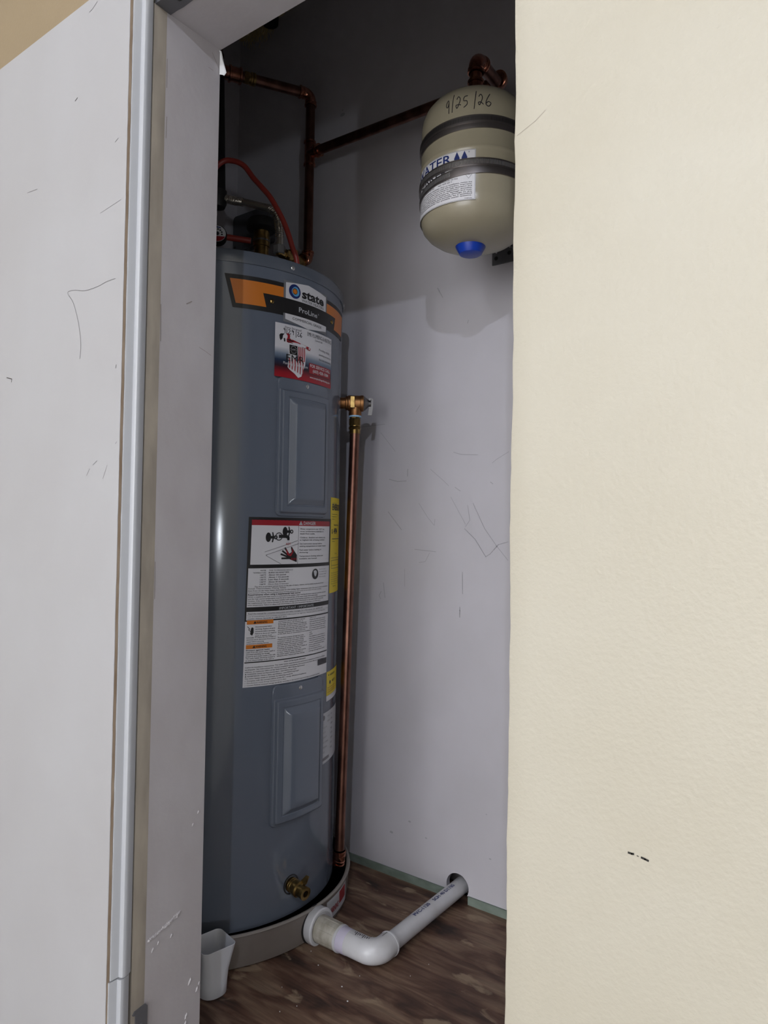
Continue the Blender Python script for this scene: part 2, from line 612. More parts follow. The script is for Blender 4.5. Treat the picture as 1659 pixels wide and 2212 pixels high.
# torn flap of drywall paper hanging off the inner edge of the jamb
fl = MB()
g = []
for i in range(9):
    t = i / 8
    z_ = 0.700 - 0.034 * t
    wd = 0.0008 + 0.0115 * (t ** 0.8) if t < .92 else 0.008
    for k in range(5):
        s = k / 4
        g.append((XJ + 0.0015 + wd * s * 0.9 + 0.002 * math.sin(s * 3), Y2 - 0.002 + wd * s * 0.55 - .003 * s * s, z_ - 0.004 * s * t))
fl.add(g, [(i * 5 + k, i * 5 + k + 1, i * 5 + k + 6, i * 5 + k + 5) for i in range(8) for k in range(4)])
n0 = len(fl.v)
fl.add([(v[0] + .0004, v[1] + .0008, v[2]) for v in g], [(i * 5 + k, i * 5 + k + 5, i * 5 + k + 6, i * 5 + k + 1) for i in range(8) for k in range(4)])
link('paper_flap', fl, M['paper'], trim_1, label='torn white flap of wall paper')

# gouges in the jamb near the floor: raised, broken plaster lips
PX = plane_x(XJ)
gm = MB()


def chip(mb, pts, hgt):
    c = (sum(p[0] for p in pts) / len(pts), sum(p[1] for p in pts) / len(pts))
    vs = [PX(p[0], p[1], -0.0005) for p in pts] + [PX(c[0] + (p[0] - c[0]) * .45, c[1] + (p[1] - c[1]) * .45, hgt * rnd.uniform(.6, 1.2)) for p in pts]
    n = len(pts)
    mb.add(vs, [(i, (i + 1) % n, n + (i + 1) % n, n + i) for i in range(n)] + [tuple(range(n, 2 * n))])


for i in range(22):
    t = i / 21
    cy_ = 0.588 + 0.047 * t
    cz_ = -0.5555 + 0.0115 * t + 0.004 * t * t
    h_ = 0.0025 + 0.0045 * t
    chip(gm, [(cy_ - .0045, cz_ - h_ * .6 + rnd.uniform(-.0015, .0015)), (cy_ + .0025, cz_ - h_ * .7 + rnd.uniform(-.0015, .0015)), (cy_ + .005, cz_ + h_ * .55), (cy_ - .003, cz_ + h_ * .4 + rnd.uniform(-.001, .001))], rnd.uniform(.0006, .0020))
for cy_, cz_, s_ in ((0.592, -.572, .0028), (0.601, -.566, .0022), (0.622, -.566, .0022), (0.655, -.645, .004), (0.650, -.690, .0035), (0.649, -.700, .003), (0.668, -.662, .003), (0.672, -.655, .002), (0.607, -.7, .0025), (0.664, -.41, .002), (0.655, -.425, .002)):
    chip(gm, [(cy_ - s_ * .6, cz_ - s_ * 1.4), (cy_ + s_ * .5, cz_ - s_ * .6), (cy_ + s_ * .8, cz_ + s_ * 1.5), (cy_ - s_ * .2, cz_ + s_ * .4)], 0.0015)
o = link('plaster_chips', gm, M['jamb'], trim_1, smooth=False)
o['kind'] = 'stuff'
m_ = MB()
for w_, pts_ in [(.0012, [(0.6243, 0.3121), (0.6334, 0.3179)]), (.0006, [(0.6482, 0.2556), (0.66, .252), (0.6694, 0.2483)]), (.0006, [(0.6537, 0.6669), (0.6623, 0.6664)]),
                 (.0008, [(.583, .64), (.5835, .60)]), (.0008, [(.5845, .56), (.584, .53)]), (.001, [(.582, .30), (.583, .25)]), (.0008, [(.5825, -.05), (.583, -.10)]), (.0007, [(.66, .692), (.672, .676)])]:
    stroke(m_, PX, pts_, w_, 0.0003)
o = link('scuff_marks', m_, M['scuff_mid'], trim_1)
o['kind'] = 'stuff'

# closet walls; the back wall has a round hole for the drain pipe
HX0, HZ0, HR0 = -0.778, -0.7712, 0.0275
ZD = -0.7840                                        # lower edge of the back wall board
wb = MB()
hs = 0.06
nn = 48
vs = []
for k in range(nn):
    w_ = 2 * math.pi * k / nn
    c_, s_ = math.cos(w_), math.sin(w_)
    q_ = max(abs(c_), abs(s_))
    zz = max(HZ0 + hs * s_ / q_, ZD) if s_ < 0 else HZ0 + hs * s_ / q_
    zi = max(HZ0 + HR0 * s_, ZD)
    vs += [(HX0 + hs * c_ / q_, YB, zz), (HX0 + HR0 * c_, YB, zi), (HX0 + HR0 * c_, YB + .013, zi)]
wb.add(vs, [(3 * k, 3 * ((k + 1) % nn), 3 * ((k + 1) % nn) + 1, 3 * k + 1) for k in range(nn)] + [(3 * k + 1, 3 * ((k + 1) % nn) + 1, 3 * ((k + 1) % nn) + 2, 3 * k + 2) for k in range(nn)])


def sheet(mb, x0, x1, z0, z1, y=YB):
    mb.add([(x0, y, z0), (x1, y, z0), (x1, y, z1), (x0, y, z1)], [(0, 1, 2, 3)])


XCR = 0.05
sheet(wb, XL - .05, HX0 - hs, ZD, ZCC + .05)
sheet(wb, HX0 + hs, XCR + .05, ZD, ZCC + .05)
sheet(wb, HX0 - hs, HX0 + hs, HZ0 + hs, ZCC + .05)
wb.add([(XL - .05, YB, ZD), (XCR + .05, YB, ZD), (XCR + .05, YB + .012, ZD), (XL - .05, YB + .012, ZD)], [(0, 3, 2, 1)])
wb.box(XL - .05, XCR + .05, YB + .07, YB + .09, ZF - .05, ZCC + .05)
wall_back = link('wall_back', wb, M['closet'], kind='structure', smooth=False)
struct('wall_closet_left', MB().box(XL - .05, XL, Y2, YB + .07, ZF - .05, ZCC + .05), M['closet'])
struct('wall_closet_right', MB().box(XCR, XCR + .05, Y2, YB + .07, ZF - .05, ZCC + .05), M['closet'])
struct('ceiling_closet', MB().box(XL - .05, XCR + .05, Y2, YB + .07, ZCC, ZCC + .05), M['closet'])
struct('floor_closet', MB().box(XL - .05, XCR + .05, Y1, YB + .09, ZF - .05, ZF), M['ply'])
gb = MB()
gb.box(XL, HX0 - .030, YB - .004, YB + .012, ZF, ZD + .001)
link('baseboard_back', gb, M['green'], kind='structure', smooth=False)
gb = MB()
gb.box(HX0 + .028, XCR, YB - .004, YB + .012, ZF, ZD + .001)
link('baseboard_back', gb, M['green'], kind='structure', smooth=False)

WBS = [(1.2, [(-0.862, 0.1354), (-0.8251, 0.1068), (-0.8139, 0.097)]), (1.6, [(-0.7975, 0.0932), (-0.7839, 0.0847)]), (1.2, [(-0.808, 0.0722), (-0.7695, 0.0115)]), (1.8, [(-0.772, 0.0022), (-0.7454, -0.0203), (-0.7192, -0.0571), (-0.7091, -0.0511), (-0.6893, -0.0303), (-0.6672, -0.0242)]), (1.5, [(-0.7517, 0.0576), (-0.7225, 0.0029), (-0.6943, -0.0327), (-0.6667, -0.0629)]), (1.4, [(-0.7648, 0.0531), (-0.7591, 0.0208), (-0.7694, 0.0069)]), (2, [(-0.979, 0.0396), (-0.94, -0.0024)]), (1.2, [(-0.8923, 0.0588), (-0.8687, 0.0274), (-0.85, 0.0084), (-0.8488, 0.0227)]), (2, [(-0.9774, 0.1159), (-0.9527, 0.1102), (-0.9286, 0.1108)]), (2.5, [(-0.9246, 0.1377), (-0.9252, 0.1218)]), (1.5, [(-0.9021, -0.0468), (-0.8448, -0.0505)]), (1.3, [(-0.8617, -0.054), (-0.8727, -0.0735), (-0.8899, -0.0766)]), (1.8, [(-0.9897, -0.1283), (-0.9843, -0.1629)]), (1.8, [(-0.9955, -0.1487), (-1.0016, -0.1591), (-0.9974, -0.1663)]), (2, [(-0.7759, -0.0927), (-0.7746, -0.1399)]), (2.5, [(-0.7813, -0.1693), (-0.781, -0.1912)]), (1.2, [(-0.9294, -0.093), (-0.9286, -0.1333)]), (2, [(-0.7099, 0.1026), (-0.7041, 0.0983)]), (1.4, [(-1.0614, 0.2461), (-0.9927, 0.2478)]), (1.6, [(-0.8934, 0.2838), (-0.9045, 0.2693)]), (1.3, [(-0.8024, 0.171), (-0.7826, 0.165), (-0.7415, 0.1623)]), (1.3, [(-0.6679, 0.1652), (-0.6966, 0.1502), (-0.7063, 0.1431)]), (2, [(-0.7689, 0.46), (-0.7714, 0.4536)]), (1.2, [(-1.0046, 0.2284), (-0.9613, 0.1817)]), (2, [(-0.8503, 0.5465), (-0.8362, 0.5227)])]
m_ = MB()
for w_, pts_ in WBS:
    stroke(m_, WH, pts_, w_ * .0009, 0.0003)
for x_, z_, r_ in ((-1.141, 1.044, .008), (-1.1415, 1.056, .003), (-.905, -.665, .004), (-.955, -.702, .005), (-.86, -.69, .003), (-.70, -.69, .003), (-.71, -.60, .002)):
    disc(m_, WH, x_, z_, r_, .0003, 10, r_ * .55)
o = link('scuff_marks', m_, M['scuff'], wall_back)
o['kind'] = 'stuff'

# ------------------------------------------------------------------ door leaf folded back flat against the wall
YD = Y1 - 0.035
dl = MB()
dl.box(XJ - .64, XJ - .0015, YD + .005, Y1 - .002, ZF + .012, 0.7285)
door = link('door_1', dl, M['door'], kind='structure', smooth=False)
sk = MB()                                          # front skin, its right edge a little chewed
n_ = 120
zz = [ZF + .012 + (0.730 - ZF - .012) * i / n_ for i in range(n_ + 1)]
ex = [XJ - .0012 + rnd.uniform(-.0004, .0002) for _ in zz]
vs = []
for z_, x_ in zip(zz, ex):
    vs += [(XJ - .641, YD + .0048, z_), (XJ - .641, YD, z_), (x_ - .0006, YD, z_), (x_, YD + .0006, z_), (x_, YD + .0048, z_)]
sk.add(vs, [(5 * i + k, 5 * i + k + 1, 5 * i + 6 + k, 5 * i + 5 + k) for i in range(n_) for k in range(4)])
sk.f.append((0, 4, 3, 2, 1))
e_ = 5 * n_
sk.f.append((e_, e_ + 1, e_ + 2, e_ + 3, e_ + 4))
link('face_panel', sk, M['door'], door, smooth=False)
eb = MB()
for i in range(n_):
    eb.add([(ex[i] + .0003, YD + .0009, zz[i]), (ex[i + 1] + .0003, YD + .0009, zz[i + 1]), (ex[i + 1] + .0003, YD + .0048, zz[i + 1]), (ex[i] + .0003, YD + .0048, zz[i])], [(0, 3, 2, 1)])
link('raw_edge', eb, M['mdf'], door, smooth=False, label='bare brown fibreboard edge')


def moulding(z0, z1, dx, dy):
    P = [(XJ - .0016, YD + .0052), (XJ - .0002, YD + .0054), (XJ + .0004, YD + .0066), (XJ + .0006, YD + .0155), (XJ + .0010, YD + .0166), (XJ + .0040, YD + .0172), (XJ + .0062, YD + .0188),
         (XJ + .0070, YD + .0212), (XJ + .0066, YD + .0240), (XJ + .0056, YD + .0272), (XJ + .0046, YD + .0296), (XJ + .0042, YD + .0306), (XJ + .0030, YD + .0309), (XJ + .0028, YD + .0326), (XJ + .0018, YD + .0330), (XJ - .0016, YD + .0332)]
    return MB().prism([(p[0] + dx, p[1] + dy) for p in P], z0, z1)


link('edge_moulding', moulding(-0.582, 0.7280, 0, 0), M['mould'], door, ang=28)
link('edge_moulding', moulding(ZF + .012, -0.5835, 0.0004, -0.0022), M['mould'], door, ang=28, label='lower cut-off length of moulding')
DRS = [(0.9, [(-0.9472, 0.3215), (-0.9474, 0.3265), (-0.9295, 0.3253), (-0.9038, 0.3197), (-0.8732, 0.3197), (-0.8526, 0.3221), (-0.8323, 0.3223)]), (1.0, [(-0.9462, 0.3209), (-0.9335, 0.308), (-0.921, 0.283), (-0.9136, 0.2591), (-0.9112, 0.2431), (-0.9133, 0.2268)]), (2.4, [(-1.12, 0.2245), (-1.1039, 0.2207), (-1.1048, 0.216)]), (1.2, [(-0.8255, 0.2079), (-0.8264, 0.2034)]), (0.8, [(-0.8641, 0.0842), (-0.8743, 0.0788)]), (0.7, [(-0.8817, 0.074), (-0.8889, 0.0649)]), (0.6, [(-0.8404, 0.0774), (-0.8498, 0.0595)]), (1, [(-0.8203, 0.1067), (-0.8225, 0.1044)]), (1, [(-0.8922, 0.7185), (-0.9045, 0.7129), (-0.9118, 0.7119)]), (2.2, [(-0.9365, 0.6), (-0.9426, 0.5974)]), (0.8, [(-1.0718, 0.5014), (-1.0418, 0.4989)]), (0.6, [(-0.8238, 0.4248), (-0.8716, 0.4189)]), (1, [(-0.8334, 0.5095), (-0.8409, 0.5062)])]
m_ = MB()
for w_, pts_ in DRS:
    if len(pts_) > 3:
        pts_ = curve_pts(pts_, 4)
    stroke(m_, plane_y(YD), pts_, w_ * .00055, .0003)
o = link('scratch_marks', m_, M['scuff_dark'], door)
o['kind'] = 'stuff'

# floor pivot bracket on the jamb
br = thing('pivot_bracket', (XJ + .002, .576, -.74), 'small grey metal door bracket screwed low on the painted jamb', 'bracket')
mb = MB()
pts = [(.5665, -.740), (.5845, -.740), (.5845, -.6385), (.5825, -.6365), (.5650, -.6380), (.5625, -.6420), (.5665, -.6430)]
n = len(pts)
mb.add([PX(p[0], p[1], .0008) for p in pts] + [PX(p[0], p[1], .0038) for p in pts], [tuple(range(n))[::-1], tuple(range(n, 2 * n))] + [(i, (i + 1) % n, n + (i + 1) % n, n + i) for i in range(n)])
link('plate', mb, M['bracket'], br, smooth=False)
sc = link('screw', MB().lathe([(.0042, 0), (.0040, .0010), (.0025, .0018), (.0001, .002)], PX(.5745, -.6600, .0036), (1, 0, 0), 16), M['bracket'], br)
mb = MB()
for a_ in (0.6, 0.6 + math.pi / 2):
    stroke(mb, PX, [(.5745 - .0022 * math.cos(a_), -.66 - .0022 * math.sin(a_)), (.5745 + .0022 * math.cos(a_), -.66 + .0022 * math.sin(a_))], .0008, .0060)
link('cross_slot', mb, M['blacktop'], sc)

# ------------------------------------------------------------------ water heater
HX, HY, HR = -1.2064, 1.0262, 0.2606
DEG = HR * math.pi / 180
heater = thing('water_heater', (HX, HY, -.796), 'tall grey cylinder water heater with orange and black badge in a drain pan', 'water heater')
HC = cyl_map(HX, HY, HR)                            # u measured from theta = 0 along the skin
shell = link('shell', MB().lathe([(.2, -.796), (.255, -.796), (HR - .001, -.792), (HR, -.789), (HR, .4893), (HR - .004, .4895)], (HX, HY, 0), n=120), M['heater'], heater)
lid = link('lid', MB().lathe([(HR - .003, .4885), (HR + .0022, .4890), (HR + .0026, .4905), (HR + .0024, .5085), (HR + .0006, .5125), (HR - .004, .5140), (HR - .02, .5150), (.0001, .518)], (HX, HY, 0), n=120), M['lid'], heater)


def U(th):
    return th * DEG


def screw(parent, th, z, r=.0042, h0=.0, m='steel', name='screw'):
    a_ = math.radians(th)
    mb = MB().lathe([(r, 0), (r * .95, .0012), (r * .6, .0024), (.0001, .0028)], (HX + (HR + h0) * math.cos(a_), HY + (HR + h0) * math.sin(a_), z), (math.cos(a_), math.sin(a_), 0), 14)
    return link(name, mb, M[m], parent)


for th in (-71.3, -11.3, 43.0):
    screw(lid, th, .4992, .0046, .0022)
    
# access panels: one pressed sheet each, flange then two steps
def access_panel(z0, z1, uw, zt):
    uc = U(-2.2)

    def sdf(u, v):
        dx = abs(u - uc) - (uw - .012)
        cz = (z0 + z1) / 2
        dz = abs(v - cz) - ((z1 - z0) / 2 - .012)
        return -(math.hypot(max(dx, 0), max(dz, 0)) + min(max(dx, dz), 0) - .012)

    prof = [(-1, 0.0), (0, .0006), (.0012, .0030), (.0042, .0034), (.0058, .0042), (.0085, .0098), (.0105, .0108), (.0200, .0112), (.0212, .0098), (.0226, .0098), (.0240, .0112), (.0258, .0125), (.0335, .0186), (.0350, .0192), (1, .0192)]

    def hh(u, v):
        d = sdf(u, v)
        if v > zt:                                   # plain screw flange along the top
            d = min(d, max(.0030, .0042 - (v - zt) * 0.0))
        else:
            d = min(d, (zt - v) + .0042)
        for (d0, h0), (d1, h1) in zip(prof, prof[1:]):
            if d <= d1:
                return h0 + (h1 - h0) * (d - d0) / (d1 - d0)
        return prof[-1][1]
    ins = [0, .0006, .0012, .0024, .0042, .005, .0058, .007, .0085, .0095, .0105, .013, .0165, .0200, .0206, .0212, .0219, .0226, .0233, .0240, .0249, .0258, .0283, .0309, .0335, .0342, .0350]
    us = [uc - uw + i for i in ins] + [uc - uw + .035 + (2 * uw - .07) * k / 7 for k in range(1, 7)] + [uc + uw - i for i in ins[::-1]]
    vb = [z0 + i for i in ins]
    vt = [zt - (i - .0042) for i in ins if i >= .0042][::-1]
    vm = [vb[-1] + (vt[0] - vb[-1]) * k / 14 for k in range(1, 14)]
    ve = [zt + .0004, z1 - .012, z1 - .009, z1 - .006, z1 - .004, z1 - .002, z1 - .001, z1]
    vv = vb + vm + vt + ve
    mb = MB()
    vs = []
    for v in vv:
        for u in us:
            d = sdf(u, v)
            uu = u
            if d < 0:                                  # pull the corners in to the rounded outline
                cz = (z0 + z1) / 2
                cxu = uc + math.copysign(uw - .012, u - uc)
                czv = cz + math.copysign((z1 - z0) / 2 - .012, v - cz)
                L = math.hypot(u - cxu, v - czv) or 1
                uu = cxu + (u - cxu) * .012 / L
                v2 = czv + (v - czv) * .012 / L
                vs.append(HC(uu, v2, .0006))
            else:
                vs.append(HC(u, v, hh(u, v) + .0003))
    w = len(us)
    mb.add(vs, [(j * w + i, j * w + i + 1, (j + 1) * w + i + 1, (j + 1) * w + i) for j in range(len(vv) - 1) for i in range(w - 1)])
    return mb


ap = link('access_panel', access_panel(.0200, .2870, .0700, .2640), M['heater'], heater, ang=50)
screw(ap, -2.4, .2755, .0044, .0035)
ap2 = link('access_panel', access_panel(-.5660, -.2990, .0690, -.3250), M['heater'], heater, ang=50)
screw(ap2, -3.2, -.3110, .0044, .0035)

# --- badge
badge = link('badge', quad(MB(), HC, (U(-37.0), .4045), (U(32.6), .4045), (U(36.2), .4665), (U(-40.5), .4665), .0006, 44, 2), M['p_black'], heater)
mb = MB()
quad(mb, HC, (U(-35.8), .4130), (U(-23.1), .4130), (U(-24.6), .4388), (U(-37.2), .4388), .0010, 10, 1)
quad(mb, HC, (U(-37.2), .4388), (U(-15.4), .4388), (U(-15.4), .4582), (U(-38.3), .4582), .0010, 16, 1)
link('orange_print', mb, M['p_orange'], badge)
mb = MB()
quad(mb, HC, (U(18.7), .4130), (U(31.4), .4130), (U(32.8), .4388), (U(20.2), .4388), .0010, 10, 1)
quad(mb, HC, (U(11.0), .4388), (U(32.8), .4388), (U(33.9), .4582), (U(11.0), .4582), .0010, 16, 1)
link('orange_print', mb, M['p_orange'], badge)
mb = MB()
patch(mb, HC, U(-15.4), U(11.0), .4385, .4733, .0012)
link('clear_film', mb, M['p_greyclear'], badge)
mb = MB()
patch(mb, HC, U(-15.4), U(11.0), .3925, .4095, .0012)
link('clear_film', mb, M['p_greyclear'], badge)
mb = MB()
quad(mb, HC, (U(-14.4), .4385), (U(-2.3), .4385), (U(-2.3), .4762), (U(-14.4), .4690), .0015, 7, 1)
quad(mb, HC, (U(-2.3), .4385), (U(10.0), .4385), (U(10.0), .4690), (U(-2.3), .4762), .0015, 7, 1)
link('white_print', mb, M['p_white'], badge)
mb = MB()
quad(mb, HC, (U(-14.5), .3982), (U(-2.3), .3890), (U(-2.3), .4092), (U(-14.5), .4092), .0015, 7, 1)
quad(mb, HC, (U(-2.3), .3890), (U(10.4), .3982), (U(10.4), .4092), (U(-2.3), .4092), .0015, 7, 1)
link('white_print', mb, M['p_white'], badge)
LU, LV = U(-9.9), .4555
link('ring_mark', ring(MB(), HC, LU, LV, .0075, .0138, .0019), M['p_navy'], badge)
mb = MB()
n = 26
vs = []
for k in range(n + 1):                                # crescent swirl
    w = math.radians(-150 + 290 * k / n)
    t = math.sin(math.pi * k / n)
    vs += [HC(LU + .0072 * math.cos(w), LV + .0072 * math.sin(w), .0022), HC(LU + (.0072 + .0034 * t) * math.cos(w), LV + (.0072 + .0034 * t) * math.sin(w), .0022)]
mb.add(vs, [(2 * k, 2 * k + 1, 2 * k + 3, 2 * k + 2) for k in range(n)])
ring(mb, HC, LU, LV, .0062, .0074, .0022)
link('swirl_mark', mb, M['p_sky'], badge)
link('centre_mark', disc(MB(), HC, LU, LV, .0048, .0022), M['p_orange'], badge)
mb = MB()
ring(mb, HC, LU, LV, .0048, .0058, .0022)
text(mb, HC, 'state', U(-6.1), .4478, .0172, .0019, width=U(14.3), bold=.035)
text(mb, HC, 'WATER HEATERS', U(-6.2), .4402, .0052, .0019, width=U(14.4))
text(mb, HC, 'COMMERCIAL GRADE', U(-2.1), .4000, .0052, .0019, width=U(17.6), align='C', bold=.008)
link('lettering', mb, M['p_black'], badge)
mb = text(MB(), HC, 'ProLine', U(-1.9), .4185, .0098, .0012, width=U(11.2), align='C', bold=.012)
text(mb, HC, '\u00ae', U(4.2), .4250, .003, .0012)
link('light_lettering', mb, M['p_silver'], badge)
for th in (-20.7, 16.3):
    rv = screw(badge, th, .4262, .0042, .0006, 'brass', 'rivet')

# --- plumber's sticker
SW, SH, SU, SV = U(34.0), .1025, U(-19.35), .3875
SM = lambda x, y, h=0.0: HC(SU + x * SW, SV - y * SH, h)       # x, y in 0..1 from the top left


def qp(mb, pts, h):
    return poly(mb, SM, pts, h)


st = link('service_sticker', patch(MB(), HC, SU, SU + SW, SV - SH, SV, .0045), M['p_fade'], heater)
SN = lambda u, v, h=0.0: HC(SU + u, SV - SH + v, h)            # metres from the lower left
mb = MB()
text(mb, SN, 'EMR PLUMBING & HEATING', .475 * SW, .885 * SH, .0078, .0050, width=.505 * SW, bold=.006)
text(mb, SN, 'Concord, NH', .69 * SW, .825 * SH, .0038, .0050, width=.15 * SW, align='C')
text(mb, SN, 'Date Serviced:', .13 * SW, .925 * SH, .0038, .0050, width=.25 * SW)
for i, s_ in enumerate(('Providing reliable', 'plumbing services to', 'the local community')):
    text(mb, SN, s_, .70 * SW, (.665 - i * .093) * SH, .0046, .0050, width=(.24, .27, .275)[i] * SW)
link('lettering', mb, M['p_text'], st)
link('large_lettering', text(MB(), SN, 'EMR', .15 * SW, .315 * SH, .0135, .0066, width=.27 * SW), M['p_black'], st)
mb = MB()
patch(mb, SN, .515 * SW, .975 * SW, .175 * SH, .375 * SH, .0050)
link('red_panel', mb, M['p_red'], st)
mb = MB()
text(mb, SN, 'FOR SERVICE CALL:', .745 * SW, .295 * SH, .0062, .0055, width=.43 * SW, align='C', bold=.01)
text(mb, SN, '(603) 428-1084', .745 * SW, .205 * SH, .0062, .0055, width=.33 * SW, align='C', bold=.01)
text(mb, SN, 'www.emrplumbingandheating.com', .745 * SW, .085 * SH, .0040, .0050, width=.43 * SW, align='C', bold=.01)
text(mb, SN, 'Plumbing & Heating.com', .11 * SW, .245 * SH, .0052, .0066, width=.37 * SW)
link('light_lettering', mb, M['p_white'], st)
# handwritten service date
mb = MB()
HWD = [[(0.02, .75), (0.0, .95), (.05, 1.0), (.07, .8), (.02, .72), (.07, .78), (.06, .2)], [(.16, 1.0), (.15, .1)], [(.24, .85), (.3, .95), (.34, .75), (.25, .3), (.25, .15), (.36, .25), (.37, .35)],
       [(.52, .8), (.46, .95), (.43, .75), (.5, .65), (.53, .85), (.52, .2)], [(.66, 1.05), (.67, -.15)], [(.75, .8), (.8, .9), (.83, .7), (.75, .3), (.78, .15), (.86, .2)], [(1.0, .9), (.92, .6), (.9, .3), (.97, .12), (1.02, .3), (.96, .45), (.91, .3)]]
for s_ in HWD:
    stroke(mb, SN, [((.115 + .265 * x) * SW, (.80 + .115 * y) * SH) for x, y in s_], .0011, .0050)
link('handwriting', mb, M['ink'], st)
# pipe wrench picture
WR = lambda L: [(x, y) for x, y in L]
mb = MB()
qp(mb, [(.155, .285), (.17, .245), (.30, .285), (.49, .33), (.535, .35), (.525, .395), (.49, .395), (.16, .335)], .0050)
qp(mb, [(.15, .175), (.185, .165), (.205, .20), (.20, .285), (.165, .30), (.17, .215)], .0050)
link('wrench_print', mb, M['p_red'], st)
mb = MB()
qp(mb, [(.055, .225), (.075, .195), (.125, .185), (.105, .225), (.10, .28), (.075, .325), (.06, .29)], .0050)
qp(mb, [(.115, .27), (.135, .27), (.14, .33), (.12, .335)], .0050)
qp(mb, [(.158, .295), (.185, .275), (.26, .295), (.25, .31)], .0054)
qp(mb, [(.165, .318), (.48, .375), (.48, .381), (.165, .328)], .0054)
link('wrench_jaw_print', mb, M['p_black'], st)
mb = MB()
qp(mb, [(.215, .20), (.235, .20), (.235, .275), (.215, .27)], .0054)
qp(mb, [(.245, .215), (.30, .215), (.305, .245), (.25, .25), (.285, .232)], .0054)
disc(mb, SN, .507 * SW, (1 - .365) * SH, .0018, .0056)
link('wrench_collar_print', mb, M['p_white'], st)
# flag shield
mb = MB()
qp(mb, [(.19, .37), (.43, .37), (.455, .43), (.445, .70), (.41, .82), (.385, .93), (.335, .965), (.28, .90), (.21, .845), (.175, .80), (.185, .70)], .0052)
link('shield_print', mb, M['p_white'], st)
mb = MB()
for k in range(4):
    x = .328 + k * .030
    qp(mb, [(x, .375), (x + .016, .375), (x + .022, .50), (x + .016, .64), (x, .64), (x + .005, .50)], .0056)
for k in range(6):
    x = .186 + k * .041
    qp(mb, [(x + .004, .62), (x + .022, .62), (x + .026, .75), (x + .020, .82 + .02 * k if k < 4 else .9 - .03 * (k - 4)), (x + .006, .80 + .02 * k if k < 4 else .88 - .03 * (k - 4)), (x + .009, .74)], .0056)
link('flag_stripe_print', mb, M['p_clothred'], st)
mb = MB()
qp(mb, [(.195, .372), (.312, .372), (.318, .55), (.20, .545)], .0058)
link('flag_canton_print', mb, M['p_black'], st)
mb = MB()
for k in range(13):
    w = 2 * math.pi * k / 13
    disc(mb, SN, (.256 + .040 * math.cos(w)) * SW, (1 - .458) * SH + .0070 * math.sin(w), .0007, .0062, 8)
text(mb, SN, '1777', .256 * SW, (1 - .470) * SH, .0028, .0062, width=.05 * SW, align='C')
link('star_print', mb, M['p_white'], st)

# --- danger label
DL = cyl_map(HX, HY, HR, -28.7, 4.8, .0165)          # u from its left edge
DW = U(48.0)
W_ = lambda th: U(th + 28.9)                          # theta -> u at the upper block
dg = link('danger_label', patch(MB(), DL, .0015, DW - .0025, -.2975, .0160, .0006), M['p_white'], heater)
mb = MB()
patch(mb, DL, 0, DW, .0028 + .0095, .0175, .0009)
patch(mb, DL, 0, DW, -.0780, -.0712, .0009)
patch(mb, DL, 0, .0062, -.0780, .0130, .0009)
patch(mb, DL, DW - .0062, DW, -.0780, .0130, .0009)
patch(mb, DL, 0, .0030, -.1765, -.0780, .0009)
patch(mb, DL, DW - .0030, DW - .0015, -.1765, -.0780, .0009)
patch(mb, DL, 0, DW - .0015, -.1585, -.1500, .0009)
patch(mb, DL, 0, DW - .0015, -.1765, -.1740, .0009)
patch(mb, DL, .003, DW - .004, -.2530, -.2510, .0009)
link('black_print', mb, M['p_black'], dg)
link('red_band', patch(MB(), DL, .0062, DW - .0062, .0024, .0126, .0009), M['p_red'], dg)
mb = MB()
uD = U(-1.0 + 28.9 - 2)
text(mb, DL, 'DANGER', .119, .0046, .0066, .0013, width=.036, bold=.015)
poly(mb, DL, [(.1070, .0042), (.1166, .0042), (.1118, .0118)], .0013)
text(mb, DL, 'IMPORTANT / IMPORTANTE', .112, -.1568, .0048, .0013, width=.088, align='C')
link('light_lettering', mb, M['p_silver'], dg)
mb = MB()
patch(mb, DL, .1065, .1072, -.0712, .0024, .0009)
poly(mb, DL, [(.1113, .0055), (.1123, .0055), (.1121, .0095), (.1115, .0095)], .0017)
DT = [['Water temperature over 125\u00b0F can', 'cause severe burns instantly or', 'death from scalds.'], ['Children, disabled and elderly are', 'at highest risk of being scalded.'], ['See instruction manual before', 'setting temperature at water heater.'],
      ['Feel water before bathing or', 'showering.'], ['Temperature limiting valves are', 'available, see manual.']]
v = -.0048
for blk in DT:
    for s_ in blk:
        text(mb, DL, s_, .1105, v, .0027, .0010, width=.0024 * len(s_), bold=.012)
        v -= .0047
    v -= .0027
TB = [('WATER', 'TIME TO PRODUCE SERIOUS'), ('TEMPERATURE', 'BURNS ON ADULT SKIN'), ('160\u00b0F', 'About 1/2 second'), ('150\u00b0F', 'About 1 1/2 seconds'), ('140\u00b0F', 'Less than 5 seconds'), ('130\u00b0F', 'About 30 seconds'), ('120\u00b0F', 'More than 5 minutes')]
for i, (a_, b_) in enumerate(TB):
    v = -.0835 - i * .0043
    text(mb, DL, a_, .0375, v, .0026, .0010, width=.0023 * len(a_), align='R', bold=.015)
    text(mb, DL, b_, .0430, v, .0026, .0010, width=.0023 * len(b_), bold=.015)
